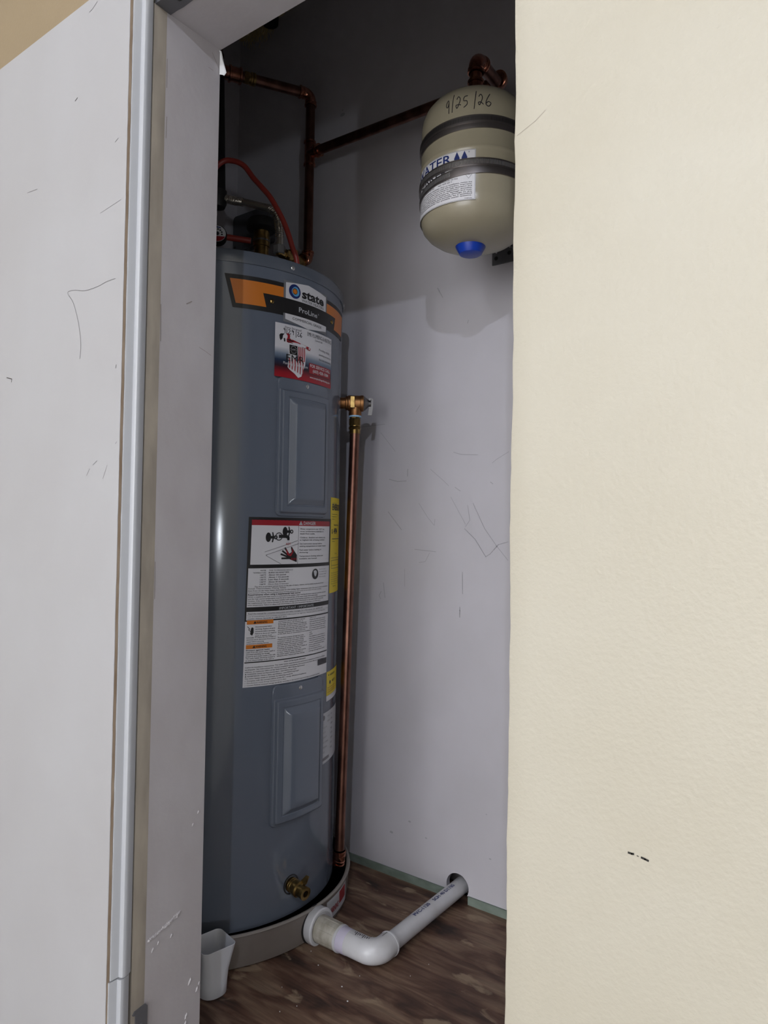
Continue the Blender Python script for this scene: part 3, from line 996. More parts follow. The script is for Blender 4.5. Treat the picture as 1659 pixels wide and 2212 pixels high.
LT = [(0, .016, 'The time to produce serious burns on the skin of infants, children, and the elderly may be even shorter.'),
      (1, .0045, 'Install Thermostatic Mixing Valves'),
      (0, .0045, 'Even if you set the water heater thermostat to a low setting, higher temperature water may occur in certain circumstances.'),
      (0, .0045, 'Thermostatic Mixing Valves (temperature limiting valves) at each point of use reduce the risk of scalding.'),
      (1, .0045, 'Requirements when using a supplemental heat source'),
      (0, .0045, 'When a supplemental heat source is connected to the system, water entering the heater must not exceed the rated limit'),
      (0, .0045, 'and the heat source temperature must be set to exceed that of the water heater thermostat setting.'),
      (0, .0045, 'Caution: If the water heater has been installed with supplemental heating equipment, you must adjust both thermostats:'),
      (0, .0045, 'the supplemental heat source (located in the water piping) and the thermostat on the water heater, to about the'),
      (0, .0045, 'same temperature. Failure to adjust both thermostats to the same temperature may lead to hot water burns.')]
v = -.1132
for b_, u_, s_ in LT:
    if b_:
        text(mb, DL, s_, u_, v, .0030, .0010, width=.00225 * len(s_), bold=.025)
    else:
        text(mb, DL, s_, u_, v, .0023, .0010, width=min(.00168 * len(s_), DW - .009 - u_), bold=.012)
    v -= .0038
text(mb, DL, 'Read the manual for complete instructions and safety messages. For a free manual, call 1-800-821-2017.', .006, -.1632, .0023, .0010, width=.185, bold=.012)
patch(mb, DL, .004, DW - .004, -.1649, -.1646, .0010)
text(mb, DL, 'Lea el manual para instrucciones completas e informaci\u00f3n de seguridad. Manuales gratuitos est\u00e1n disponibles', .006, -.1684, .0022, .0010, width=.195, bold=.012)
text(mb, DL, 'pueden obtener llamando al 1-800-821-2017.', .006, -.1724, .0022, .0010, width=.08, bold=.012)
C1 = ['Disconnect power before', 'servicing. Replace all parts', 'and panels before operating.', 'Failure to do so can result in', 'death or electric shock.']
for i, s_ in enumerate(C1):
    text(mb, DL, s_, .0210, -.1878 - i * .0042, .0023, .0010, width=.00142 * len(s_), bold=.012)
C1 = ['DANGER: To reduce the risk of death or', 'electrical shock disconnect from power', 'supply before removing', 'temperature limiting devices.']
for i, s_ in enumerate(C1):
    text(mb, DL, s_, .0050, -.2075 - i * .0036, .0022, .0010, width=.00152 * len(s_), bold=.012)
C1 = ['Protect against leaks', 'Leaks from the water heater itself or', 'associated plumbing can damage', 'property and could create a fire risk.', 'The water heater should be located in', 'an area where leakage of the tank or']
for i, s_ in enumerate(C1):
    text(mb, DL, s_, .0050, -.2308 - i * .0037, .0024, .0010, width=(.0022 if i == 0 else .00155) * len(s_), bold=.02 if i == 0 else .012)
C2 = ['connections will not damage the adjacent', 'area, lower floors, the structure, or', 'furnishings. As water heaters normally leak', 'due to the normal corrosive action of water.', 'Plumbing pipes may also leak, inspect the', 'associated plumbing annually. Always have the', 'drainage equipment. Also equip leaks from', 'of the tank, lines or connections if not located.', '',
      'To minimize property damage from leaks,', 'inspect and maintain your water heater in', 'accordance with the instruction manual.', 'Install an automatic leak detection and', 'shutoff device, and install a suitable drain', 'pan under the water heater. Pipe both,', 'including all plumbing, inside and outside of', 'to an exterior drain to prevent the', 'or other means for leaks. The drain must be', 'the water heater valve be checked in a', 'adequate drain. Inspect and clean the pan']
for i, s_ in enumerate(C2):
    if s_:
        text(mb, DL, s_, .0670, -.1800 - i * .00345, .0022, .0010, width=.00162 * len(s_), bold=.012)
C3 = ['apply or use', 'Inspect the water heater annually,', 'drain and flush the tank and check', 'the anode. If the water is corrosive', 'check the anode more often, replace', 'it as needed. Keep the valve clear', 'and test it yearly or as the manual', 'says.', 'NOTICE', 'This appliance must be installed to', 'local codes and national electrical', 'code requirements in force today.', 'Contact a qualified installer or the', 'service agency listed for repairs', 'and questions on parts.', 'See the manual for warranty', 'coverage and registration of unit.']
for i, s_ in enumerate(C3):
    text(mb, DL, s_, .1460, -.1795 - i * .0041, .0021, .0010, width=.00165 * len(s_), bold=.012)
C4 = ['California installation instructions: This water heater must be braced, anchored or strapped to avoid moving during an', 'earthquake. See instructions for correct installation procedures, and contact your local office for instructions at', 'address, or California Office of the State Architect, 400 P Street Sacramento', '\u25b2 WARNING: Cancer and Reproductive Harm - www.P65Warnings.ca.gov', '\u25b2 ADVERTENCIA: C\u00e1ncer y da\u00f1os reproductivos - www.P65Warnings.ca.gov', 'This water heater meets or exceeds the following standards:', '\u2713 Complies with the current edition of the 90.1, energy efficiency of appliances', '\u2713 Manufacturer meets Energy Standard Law in effect', '\u2713 Current Federal minimum energy standards, according to the current required energy conservation standard']
text(mb, DL, 'Water and Earthquake Information', .110, -.2575, .0024, .0010, width=.055, align='C', bold=.015)
for i, s_ in enumerate(C4):
    text(mb, DL, s_, .0045, -.2622 - i * .0041, .0022, .0010, width=min(.0017 * len(s_), DW - .012), bold=.012)
link('lettering', mb, M['p_text'], dg)
mb = MB()
patch(mb, DL, .0045, .0565, -.1818, -.1745, .0010)
link('orange_band', mb, M['p_orange'], dg)
mb = MB()
patch(mb, DL, .0045, .0560, -.2270, -.2195, .0010)
link('orange_band', mb, M['p_orange'], dg)
mb = MB()
for v in (-.1802, -.2254):
    text(mb, DL, '\u25b2WARNING', .0310, v, .0042, .0014, width=.026, align='C', bold=.02)
    poly(mb, DL, [(.0168, v - .0002), (.0214, v - .0002), (.0191, v + .0042)], .0014)
# shock pictogram
stroke(mb, DL, [(.0060, -.1855), (.0105, -.1900), (.0085, -.1915), (.0125, -.1950)], .0010, .0010)
poly(mb, DL, [(.0115, -.2000), (.0125, -.1900), (.0145, -.1870), (.0175, -.1885), (.0180, -.1970), (.0155, -.2025)], .0010)
# tap handles
for u_, v_ in ((.0395, -.0200), (.0745, -.0090)):
    disc(mb, DL, u_, v_, .0055, .0010, 20, .0090)
    poly(mb, DL, [(u_ + .004, v_ + .0025), (u_ + .013, v_ + .0025), (u_ + .013, v_ - .0025), (u_ + .004, v_ - .0025)], .0010)
    poly(mb, DL, [(u_ + .007, v_ + .0095), (u_ + .0095, v_ + .0095), (u_ + .0115, v_ + .0020), (u_ + .0085, v_ + .0010)], .0012)
    poly(mb, DL, [(u_ + .0085, v_ - .0010), (u_ + .0115, v_ - .0020), (u_ + .0095, v_ - .0095), (u_ + .007, v_ - .0095)], .0012)
    ring(mb, DL, u_ + .0150, v_, .0018, .0040, .0012, 14)
ring(mb, DL, .0615, -.0185, .0062, .0078, .0010, 24)
mbp = [(.0610, -.0150), (.0780, -.0150), (.0835, -.0170), (.0850, -.0205), (.0850, -.0255), (.0798, -.0255), (.0795, -.0225), (.0770, -.0212), (.0610, -.0212)]
poly(mb, DL, mbp, .0014)
# hand under the tap
HU, HV = .1045, -.0640
poly(mb, DL, [(HU, HV - .004), (HU, HV + .010), (HU - .008, HV + .019), (HU - .013, HV + .026), (HU - .0155, HV + .025), (HU - .013, HV + .016), (HU - .020, HV + .012), (HU - .027, HV + .008), (HU - .020, HV + .003)], .0010)
for pts in ([(HU - .020, HV + .012), (HU - .0285, HV + .0235)], [(HU - .022, HV + .010), (HU - .034, HV + .018)], [(HU - .023, HV + .007), (HU - .037, HV + .012)], [(HU - .020, HV + .004), (HU - .035, HV + .004)]):
    stroke(mb, DL, pts, .0034, .0010)
# book pictogram
disc(mb, DL, .1590, -.0930, .0105, .0010, 28)
link('picture_print', mb, M['p_black'], dg)
mb = MB()
stroke(mb, DL, [(.0335, -.0475), (.1050, -.0262)], .0009, .0010)
stroke(mb, DL, curve_pts([(.1060, -.0335), (.1020, -.0335), (.0420, -.0515), (.0380, -.0535), (.0390, -.0560), (.0680, -.0705)], 3), .0009, .0010)
link('basin_line', mb, M['p_grey'], dg)
mb = MB()
for k in range(3):
    stroke(mb, DL, [(.0805 + k * .0016, -.026), (.0800 + k * .0018, -.040)], .0005, .0012)
poly(mb, DL, [(.1530, -.0870), (.1570, -.0855), (.1610, -.0860), (.1640, -.0890), (.1620, -.0960), (.1580, -.0985), (.1550, -.0940)], .0013)
disc(mb, DL, .1548, -.0895, .0018, .0016, 12)
link('pale_print', mb, M['p_silver'], dg)
mb = MB()
text(mb, DL, 'HOT', .0830, -.0345, .0040, .0013, width=.011, align='C', bold=.02)
text(mb, DL, 'BURN', HU - .0075, HV + .0005, .0042, .0013, width=.013, align='C', bold=.01)
poly(mb, DL, [(HU - .0135, HV + .024), (HU - .012, HV + .016), (HU - .018, HV + .011), (HU - .027, HV + .0225), (HU - .024, HV + .0105), (HU - .015, HV + .0075), (HU - .009, HV + .017)], .0016)
link('red_print', mb, M['p_red'], dg)
mb = MB()
for i, s_ in enumerate(('Read the manual', 'for complete safety', 'information. Read', 'before starting.')):
    text(mb, DL, s_, .1725, -.0850 - i * .0050, .0022, .0010, width=.0016 * len(s_))
link('grey_lettering', mb, M['p_grey'], dg)
mb = MB()
patch(mb, DL, .1765, .2135, -.2775, -.2660, .0011)
link('maker_badge', mb, M['p_text'], dg)

# --- yellow energy label, tag and rating plate further round the side
yl = link('energy_label', patch(MB(), HC, U(19.1), U(56), -.1365, .0630, .0004), M['p_yellow'], heater)
YU = U(19.1)
mb = MB()
text(mb, HC, 'U.S. Government', YU + .012, .0505, .0025, .0008, width=.03)
text(mb, HC, 'ENERGYGUIDE', YU + .009, .0370, .0130, .0008, width=.105, bold=.03)
for i, s_ in enumerate(('Water Heater - Electric', 'Capacity (first hour)', 'tank size')):
    text(mb, HC, s_, YU + .008, .0270 - i * .0050, .0024, .0008, width=.0018 * len(s_))
text(mb, HC, 'Estimated Yearly Cost', YU + .022, .0040, .0036, .0008, width=.05, bold=.01)
text(mb, HC, '$', YU + .008, -.0120, .0090, .0008, bold=.02)
text(mb, HC, '494', YU + .020, -.0130, .0125, .0008, width=.03, bold=.03)
patch(mb, HC, YU + .010, YU + .090, -.0245, -.0230, .0008)
text(mb, HC, 'The estimated', YU + .010, -.0300, .0024, .0008)
text(mb, HC, 'Cost Range', YU + .030, -.0560, .0030, .0008)
patch(mb, HC, YU + .006, YU + .090, -.0640, -.0632, .0008)
for v_ in (-.0690, -.0800, -.0860):
    patch(mb, HC, YU + .008, YU + .090, v_, v_ + .0008, .0008)
patch(mb, HC, YU + .008, YU + .009, -.0860, -.0690, .0008)
for i in range(6):
    text(mb, HC, 'Your cost will depend on your utility rates', YU + .008, -.0960 - i * .0045, .0022, .0008, width=.07)
text(mb, HC, 'ftc.gov/energy', YU + .020, -.1240, .0030, .0008)
link('lettering', mb, M['p_text'], yl)
yt = link('yellow_tag', patch(MB(), HC, U(17.8), U(50), -.3480, -.2985, .0004), M['p_yellow'], heater)
mb = MB()
disc(mb, HC, U(20), -.3060, .0018, .0008, 12)
text(mb, HC, 'WATER HEATER', U(22), -.3090, .0040, .0008, width=.035, bold=.02)
disc(mb, HC, U(22), -.3220, .0040, .0008, 16)
text(mb, HC, 'NOTICE', U(25), -.3240, .0050, .0008, bold=.02)
link('lettering', mb, M['p_text'], yt)
mb = MB()
for i in range(3):
    text(mb, HC, 'Do not remove this tag', U(19), -.3330 - i * .0045, .0026, .0008, width=.05, bold=.01)
link('red_lettering', mb, M['p_red'], yt)
link('white_strip', patch(MB(), HC, U(17.8), U(50), -.3590, -.3482, .0004), M['p_white'], yt)
rt = link('rating_plate', patch(MB(), HC, U(12.2), U(48), -.4835, -.3800, .0004), M['p_silver'], heater)
mb = MB()
disc(mb, HC, U(15.5), -.3900, .0052, .0008, 20)
for i, s_ in enumerate(('MODEL', 'SERIAL', 'VOLTS AC', 'WATTS', 'CAPACITY', 'MAX WORKING', 'PRESSURE', 'DATE')):
    text(mb, HC, s_, U(14.5) if i > 1 else U(19.5), -.3915 - i * .0100, .0030, .0008, width=.0026 * len(s_))
    text(mb, HC, '000000'[:3 + i % 3].replace('0', '8'), U(24), -.3915 - i * .0100, .0040, .0008)
patch(mb, HC, U(14.5), U(22), -.4775, -.4715, .0008)
link('lettering', mb, M['p_grey'], rt)

# --- drain cock
dth = math.radians(-5.8)
dn = Vector((math.cos(dth), math.sin(dth), 0))
dp = Vector((HX, HY, -.6850)) + dn * HR
link('drain_escutcheon', MB().lathe([(.0175, -.002), (.0185, .0010), (.0165, .0016), (.0160, -.002)], dp, dn, 32), M['blacktop'], heater)
mb = MB()
dd = (dn + Vector((0.10, 0.0, -.10))).normalized()
mb.lathe([(.0130, -.004), (.0138, .000), (.0138, .004), (.0125, .0050), (.0138, .006), (.0138, .009), (.0125, .010), (.0138, .011), (.0138, .016), (.0148, .017), (.0148, .024), (.0120, .026), (.0112, .036), (.0122, .037), (.0122, .0425), (.0062, .0425), (.0058, .034), (.0001, .034)], dp, dd, 28)
dv = link('drain_valve', mb, M['brass'], heater)
q0 = dp + dd * .024
mb = MB()
up = Vector((.30, .50, .82)).normalized()
mb.tube([q0, q0 + up * .012], .0055, 12)
side = dd.cross(up).normalized()
a0 = q0 + up * .012
vs = []
for t, wv in ((0, .0052), (.004, .0062), (.014, .0030), (.0165, .0022)):
    for sx, sy in ((-1, -1), (1, -1), (1, 1), (-1, 1)):
        p_ = a0 + up * t + side * (sx * .0022) + dd * (sy * wv)
        vs.append(tuple(p_))
mb.add(vs, [(0, 3, 2, 1), (12, 13, 14, 15)] + [(4 * i + k, 4 * i + (k + 1) % 4, 4 * i + 4 + (k + 1) % 4, 4 * i + 4 + k) for i in range(3) for k in range(4)])
link('drain_handle', mb, M['brass'], dv)
link('bore', MB().lathe([(.0001, .0), (.0060, 0.0)], dp + dd * .0362, dd, 20), M['dark'], dv)

# ------------------------------------------------------------------ drain pan
PXc, PYc, PRr = -1.2200, 1.0395, 0.2985
pan = thing('drain_pan', (PXc, PYc, ZF), 'round shallow grey drain pan on the plywood floor under the water heater', 'pan')
link('basin', MB().lathe([(.0001, .0035), (PRr - .012, .0035), (PRr - .0065, .008), (PRr - .0045, .060), (PRr - .0005, .0605), (PRr - .0030, .012), (PRr - .0045, .003), (PRr - .010, .0004), (.0001, .0004)], (PXc, PYc, ZF), n=120), M['pan'], pan)
link('rolled_rim', MB().lathe([(PRr - .0055, .0590), (PRr - .0060, .0615), (PRr - .0035, .0638), (PRr - .0005, .0642), (PRr + .0018, .0630), (PRr + .0022, .0608), (PRr + .0002, .0590), (PRr - .0055, .0590)], (PXc, PYc, ZF), n=120), M['pan_rim'], pan)
PC = cyl_map(PXc, PYc, PRr - .002)
PD = PRr * math.pi / 180
tg = link('pan_label', patch(MB(), PC, 8 * PD, 27 * PD, -.7860, -.7470, .0012), M['p_silver'], pan)
mb = MB()
text(mb, PC, 'WARNING', 9.5 * PD, -.7760, .0115, .0018, width=8 * PD, bold=.03)
patch(mb, PC, 18.5 * PD, 25.5 * PD, -.7740, -.7500, .0016)
link('red_lettering', mb, M['p_red'], tg)

# ------------------------------------------------------------------ PVC drain pipe
PZ, PR_ = -.7755, .0172
PYa = 1.0435
dp_ = thing('drain_pipe', (-.772, PYa, ZF), 'white plastic drain pipe running from the pan round an elbow into the wall', 'pipe')
link('flange_nut', MB().lathe([(.0200, -.0020), (.0335, -.0020), (.0345, .0005), (.0345, .0135), (.0325, .0160), (.0285, .0160), (.0270, .0120), (.02, .0120)], (-.9205, PYa, PZ + .0045), (1, 0, 0), 48), M['pvc'], dp_)
link('gasket', MB().lathe([(.02, -.0060), (.0355, -.0060), (.0355, -.0022), (.02, -.0022)], (-.9205, PYa, PZ + .0045), (1, 0, 0), 40), M['blacktop'], dp_)
mb = MB().lathe([(.0180, .010), (.0248, .0100), (.0240, .0450), (.0236, .0640), (.0225, .0650), (.018, .0650)], (-.9205, PYa, PZ + .0010), (1, 0, 0), 48)
for k in range(12):
    w = 2 * math.pi * k / 12
    mb.tube([(-.898, PYa + .0240 * math.cos(w), PZ + .001 + .0240 * math.sin(w)), (-.863, PYa + .0236 * math.cos(w), PZ + .001 + .0236 * math.sin(w))], .0010, 6)
link('adapter', mb, M['pvc_dirty'], dp_)
link('collar', MB().lathe([(.018, 0), (.0244, .0), (.0248, .002), (.0244, .005), (.018, .005)], (-.8590, PYa, PZ), (1, 0, 0), 48), M['pvc'], dp_)
link('primed_band', MB().lathe([(.018, 0), (.0226, .0), (.0228, .004), (.0226, .020), (.018, .020)], (-.8555, PYa, PZ), (1, 0, 0), 48), M['pvc_purple'], dp_)
XE = -.7745
p0, p1, p2 = Vector((-.836, PYa, PZ)), Vector((XE, PYa, PZ)), Vector((XE, 1.30, PZ))
a = arc(p0, p1, p2, .0245, 12)
mb = MB().tube([p0, Vector((XE - .026, PYa, PZ))] + a[1:-1] + [Vector((XE, PYa + .026, PZ)), Vector((XE, PYa + .043, PZ))], .0222, 40)
mb.tube([Vector((XE, PYa + .040, PZ)), Vector((XE, PYa + .0435, PZ))], .0228, 40)
el = link('elbow', mb, M['pvc'], dp_)
EM = lambda u, v, h=0.0: (u, PYa - .0222 * math.sin(v) - h * math.sin(v), PZ + (.0222 + h) * math.cos(v))
mb = MB()
for k in range(9):
    stroke(mb, EM, [(-.8245 + k * .0040, -.20 - .05 * (k % 3)), (-.8230 + k * .0040, .02 + .06 * (k * 7 % 4))], .0012 + .0006 * (k % 2), .0004)
stroke(mb, EM, [(-.832, .20), (-.800, .30)], .0030, .0004)
link('dark_print', mb, M['p_text'], el)
pt = link('pipe_run', MB().tube([(XE, PYa + .036, PZ), (XE - .002, 1.36, PZ + .001)], PR_, 40, True), M['pvc'], dp_)
PM = lambda u, v, h=0.0: (XE + (PR_ + h) * math.sin(-v / PR_), u, PZ + (PR_ + h) * math.cos(v / PR_))
mb = MB()
text(mb, PM, 'PVC-1120', 1.168, -.0035, .0075, .0013, width=.055, bold=.02)
text(mb, PM, 'SCH 40 D1785', 1.238, -.0035, .0075, .0013, width=.080, bold=.02)
link('lettering', mb, M['p_navy'], pt)
link('dirt_smear', patch(MB(), lambda u, v, h=0.0: (XE - (.0222 + h) * math.sin(v), u, PZ + (.0222 + h) * math.cos(v)), PYa + .024, PYa + .0395, .10, .75, .0005, .004), M['scuff_dark'], el)

# ------------------------------------------------------------------ plastic cup
CX, CY = -.9575, .8190
cupang = math.radians(-12)


def rsq(hw, r, z, n=6):
    out = []
    for cxs, cys, a0 in ((1, 1, 0), (-1, 1, 90), (-1, -1, 180), (1, -1, 270)):
        for k in range(n + 1):
            w = math.radians(a0 + 90 * k / n)
            x = cxs * (hw - r) + r * math.cos(w)
            y = cys * (hw - r) + r * math.sin(w)
            out.append((CX + x * math.cos(cupang) - y * math.sin(cupang), CY + x * math.sin(cupang) + y * math.cos(cupang), z))
    return out


loops = [rsq(.0225, .020, ZF + .0006), rsq(.0238, .020, ZF + .002), rsq(.0242, .019, ZF + .02), rsq(.0250, .017, ZF + .040), rsq(.0276, .013, ZF + .062), rsq(.0308, .010, ZF + .0850), rsq(.0302, .0095, ZF + .0856), rsq(.0294, .009, ZF + .0850), rsq(.0262, .011, ZF + .062), rsq(.0236, .015, ZF + .040), rsq(.0225, .017, ZF + .004)]
mb = MB()
n = len(loops[0])
for L in loops:
    mb.v.extend(L)
for i in range(len(loops) - 1):
    for k in range(n):
        mb.f.append((i * n + k, i * n + (k + 1) % n, (i + 1) * n + (k + 1) % n, (i + 1) * n + k))
mb.f.append(tuple(reversed(range(n))))
mb.f.append(tuple((len(loops) - 1) * n + k for k in range(n)))
link('plastic_cup', mb, M['cup'], label='small white square plastic cup on the floor beside the jamb', cat='cup', ang=50)

# ------------------------------------------------------------------ relief valve and its discharge pipe
vth = math.radians(40)
vn = Vector((math.cos(vth), math.sin(vth), 0))
vt_ = Vector((-vn.y, vn.x, 0))
vp = Vector((HX, HY, .2770)) + vn * HR
vx = .0325                                            # outlet axis, out from the skin
rv = thing('relief_valve', tuple(vp), 'bronze relief valve with steel test lever on the heater side', 'valve')
mb = MB().lathe([(.0105, -.004), (.0125, -.001), (.0125, .010), (.0150, .011), (.0155, .013), (.0155, .015), (.0172, .017), (.0172, .043), (.0180, .044), (.0180, .050), (.0150, .052)], vp, vn, 32)
bo = link('body', mb, M['bronze'], rv)
mb = MB()
oc = vp + vn * vx
mb.lathe([(.0135, -.006), (.0138, -.020), (.0142, -.0225), (.0142, -.028), (.0120, -.028)], oc, (0, 0, 1), 28)
link('outlet', mb, M['bronze'], rv)
link('spring_cap', MB().lathe([(.0168, .050), (.0160, .053), (.0095, .060), (.0070, .062), (.0068, .067), (.0001, .067)], vp, vn, 28), M['steel_dull'], rv)
mb = MB()
lp = vp + vn * .064
L = [lp + Vector((0, 0, .012)), lp + vn * .004 + Vector((0, 0, .010)), lp + vn * .003 - Vector((0, 0, .012)), lp - Vector((0, 0, .026)) + vn * .001]
w_ = .0014
vs = []
for p_ in L:
    for s1, s2 in ((-1, -1), (1, -1), (1, 1), (-1, 1)):
        vs.append(tuple(p_ + vt_ * (s1 * w_) + vn * (s2 * .0042)))
mb.add(vs, [(0, 3, 2, 1), (12, 13, 14, 15)] + [(4 * i + k, 4 * i + (k + 1) % 4, 4 * i + 4 + (k + 1) % 4, 4 * i + 4 + k) for i in range(3) for k in range(4)])
mb.tube([lp - vt_ * .008 + Vector((0, 0, .0085)), lp + vt_ * .008 + Vector((0, 0, .0085))], .0028, 10)
lv = link('test_lever', mb, M['steel_dull'], rv)
mb = MB()
PB = lambda u, v, h=0.0: tuple(vp + vn * (.021 + u) - vt_ * (.0176 + h) + Vector((0, 0, v)))
mb.add([PB(0, -.013), PB(.010, -.013), PB(.010, .013), PB(0, .013), PB(.0007, -.0122, .0012), PB(.0093, -.0122, .0012), PB(.0093, .0122, .0012), PB(.0007, .0122, .0012)], [(4, 5, 6, 7), (0, 1, 5, 4), (1, 2, 6, 5), (2, 3, 7, 6), (3, 0, 4, 7)])
link('cast_plaque', mb, M['brass'], bo)

dpz = oc.copy()
dsp = thing('discharge_pipe', (oc.x, oc.y, -.79), 'long vertical copper discharge pipe beside the heater running down into the pan', 'pipe')
zt = .2770 - .028
link('thread_tape', MB().tube([(oc.x, oc.y, zt + .001), (oc.x, oc.y, zt - .0035)], .0138, 24), M['tape'], dsp)
mb = MB()
mb.tube([(oc.x, oc.y, zt - .003), (oc.x, oc.y, zt - .006)], .0115, 8)
hexnut(mb, (oc.x, oc.y, zt - .0145), (0, 0, 1), .016, .0142)
mb.tube([(oc.x, oc.y, zt - .022), (oc.x, oc.y, zt - .024)], .0122, 24)
hexnut(mb, (oc.x, oc.y, zt - .0280), (0, 0, 1), .007, .0148)
mb.tube([(oc.x, oc.y, zt - .031), (oc.x, oc.y, zt - .040)], .0124, 24)
link('brass_adapter', mb, M['brass'], dsp, ang=20)
bx = vp + vn * .0140
bot = Vector((bx.x, bx.y, -.700))
topp = Vector((oc.x, oc.y, zt - .036))
link('tube', MB().tube([topp, bot + Vector((0, 0, -.004))], .0111, 24), M['copper'], dsp)
nin = Vector((HX, HY, 0)) - Vector((bx.x, bx.y, 0))
nin.normalize()
tdir = Vector((-.60, -.10, 0))
k1 = bot + Vector((0, 0, -.022))
k2 = k1 + (tdir * .50 + Vector((0, 0, -1))).normalized() * .035
mb = MB()
s, e = elbow(mb, tuple(bot), tuple(k1), tuple(k2), .02, .0128, .012)
link('fitting', mb, M['copper_fit'], dsp)
mb = MB()
k3 = k2 + Vector((0, 0, -.03))
s, e = elbow(mb, tuple(k1), tuple(k2), tuple(k3), .02, .0128, .010)
link('fitting', mb, M['copper_fit'], dsp)
link('tail', MB().tube([k2 + Vector((0, 0, -.012)), Vector((k2.x, k2.y, -.789))], .0111, 24), M['copper'], dsp)

# ------------------------------------------------------------------ expansion tank and its bracket
TX, TY, TR = -.622, 1.100, .0962
ta = thing('expansion_tank', (TX, TY, .498), 'beige expansion tank with two clamped steel bands and a blue bottom cap', 'tank')
link('shell', MB().lathe([(.0001, .5055), (.030, .5075), (.052, .5120), (.070, .5190), (.083, .528), (.0915, .538), (.0955, .552), (TR, .566), (TR, .634), (TR + .0012, .637), (TR + .0016, .6395), (TR + .0012, .642), (TR, .645), (TR, .712), (.0945, .727), (.0895, .740), (.080, .752), (.067, .7615), (.050, .7685), (.032, .7725), (.018, .774), (.012, .7745)], (TX, TY, 0), n=96), M['tank'], ta)
link('bottom_cap', MB().lathe([(.0001, .4925), (.0150, .4925), (.0200, .4945), (.0305, .5140), (.0310, .5180), (.0290, .5205), (.010, .521)], (TX - .004, TY - .004, 0), n=40), M['blue'], ta)


def band(mb, z0, z1, r, tilt=0.0, t0=0.0):
    n = 96
    vs = []
    for k in range(n):
        w = 2 * math.pi * k / n
        dz = tilt * math.cos(w - math.radians(t0))
        for rr, zz_ in ((TR - .001, z0), (r, z0), (r + .0003, (z0 + z1) / 2), (r, z1), (TR - .001, z1)):
            vs.append((TX + rr * math.cos(w), TY + rr * math.sin(w), zz_ + dz))
    mb.add(vs, [(5 * k + i, 5 * ((k + 1) % n) + i, 5 * ((k + 1) % n) + i + 1, 5 * k + i + 1) for k in range(n) for i in range(4)])


def slots(mb, z0, z1, r, th0, th1, tilt=0.0, t0=0.0, dth=1.15):
    th = th0
    while th < th1:
        vs = []
        for k_, zz_ in ((0, z0), (.45, z0), (.45, z1), (0, z1)):
            w = math.radians(th + k_)
            vs.append((TX + (r + .0006) * math.cos(w), TY + (r + .0006) * math.sin(w), zz_ + tilt * math.cos(w - math.radians(t0))))
        mb.add(vs, [(0, 1, 2, 3)])
        th += dth


for i, (z0, z1, r, tilt, t0, s0, s1) in enumerate(((.6755, .6885, .0990, .004, -20, -150, 25), (.6665, .6755, .0978, .0045, -20, 0, 0), (.6025, .6160, .0995, .003, -40, -130, 25), (.5845, .5980, .0985, .0105, -25, -150, -85))):
    mb = MB()
    band(mb, z0, z1, r, tilt, t0)
    cl = link('hose_clamp', mb, M['clamp'], ta)
    if s1 > s0:
        mb = MB()
        slots(mb, z0 + .003, z1 - .003, r, s0, s1, tilt, t0)
        o = link('clamp_slots', mb, M['p_black'] if i == 0 else M['steel'], cl)
        o['kind'] = 'stuff'
TC = cyl_map(TX, TY, TR)
TD = TR * math.pi / 180
sl = link('tank_label', patch(MB(), TC, -165 * TD, -59.6 * TD, .5495, .6345, .0006, .004), M['p_white'], ta)
mb = MB()
text(mb, TC, 'WATER', -84.5 * TD, .6165, .0158, .0010, width=58 * TD, align='R', bold=.01)
for th in (-78.5, -70.8):
    c_ = [(th * TD + .0048 * math.cos(math.radians(a_)),   .6212 + .0046 * math.sin(math.radians(a_))) for a_ in range(150, 391, 16)]
    poly(mb, TC, c_ + [(th * TD, .6328)], .0010)
ring(mb, TC, -66.3 * TD, .6302, .0007, .0011, .0010, 12)
link('blue_print', mb, M['p_navy'], sl)
mb = MB()
text(mb, TC, 'WORKER', -88 * TD, .5985, .0120, .0010, width=62 * TD, align='R', bold=.02)
for a_, b_ in (((-164, .6335), (-60.2, .6335)), ((-60.2, .6335), (-60.2, .5505)), ((-164, .5505), (-60.2, .5505))):
    if a_[1] == b_[1]:
        patch(mb, TC, a_[0] * TD, b_[0] * TD, a_[1] - .0002, a_[1] + .0002, .0009, .004)
    else:
        patch(mb, TC, a_[0] * TD - .0002, a_[0] * TD + .0002, b_[1], a_[1], .0009)
text(mb, TC, 'PRECHARGE 40 PSIG', -128 * TD, .5865, .0024, .0010, width=.034)
text(mb, TC, 'MAX PRESSURE 150 PSIG', -100 * TD, .5865, .0024, .0010, width=.038)
text(mb, TC, 'TEST PRESSURE 300 PSIG', -128 * TD, .5828, .0024, .0010, width=.038)
text(mb, TC, 'MAX TEMP 200\u00b0 F', -100 * TD, .5828, .0024, .0010, width=.028)
TL = ['WARNING: EXPLOSION AND FLOODING HAZARD. Prior to installation, review the', 'entire product manual and then place the manual with the product. Improper', 'tank selection, installation and water quality are critical to safe operation and', 'not following instructions can cause a rupture or explosion, possibly', 'causing serious injury, death, leaking and/or property damage and may', 'void the warranty. Leaking or flooding could cause damage to the', 'building. The product should be inspected annually by a qualified', 'licensed professional. For potable water systems.']
for i, s_ in enumerate(TL):
    text(mb, TC, s_, -63 * TD, .5785 - i * .0032, .0020, .0010, width=96 * TD if i < 7 else 70 * TD, align='R', bold=.012)
text(mb, TC, 'T5 83T1106', -63 * TD, .5515, .0018, .0010, align='R')
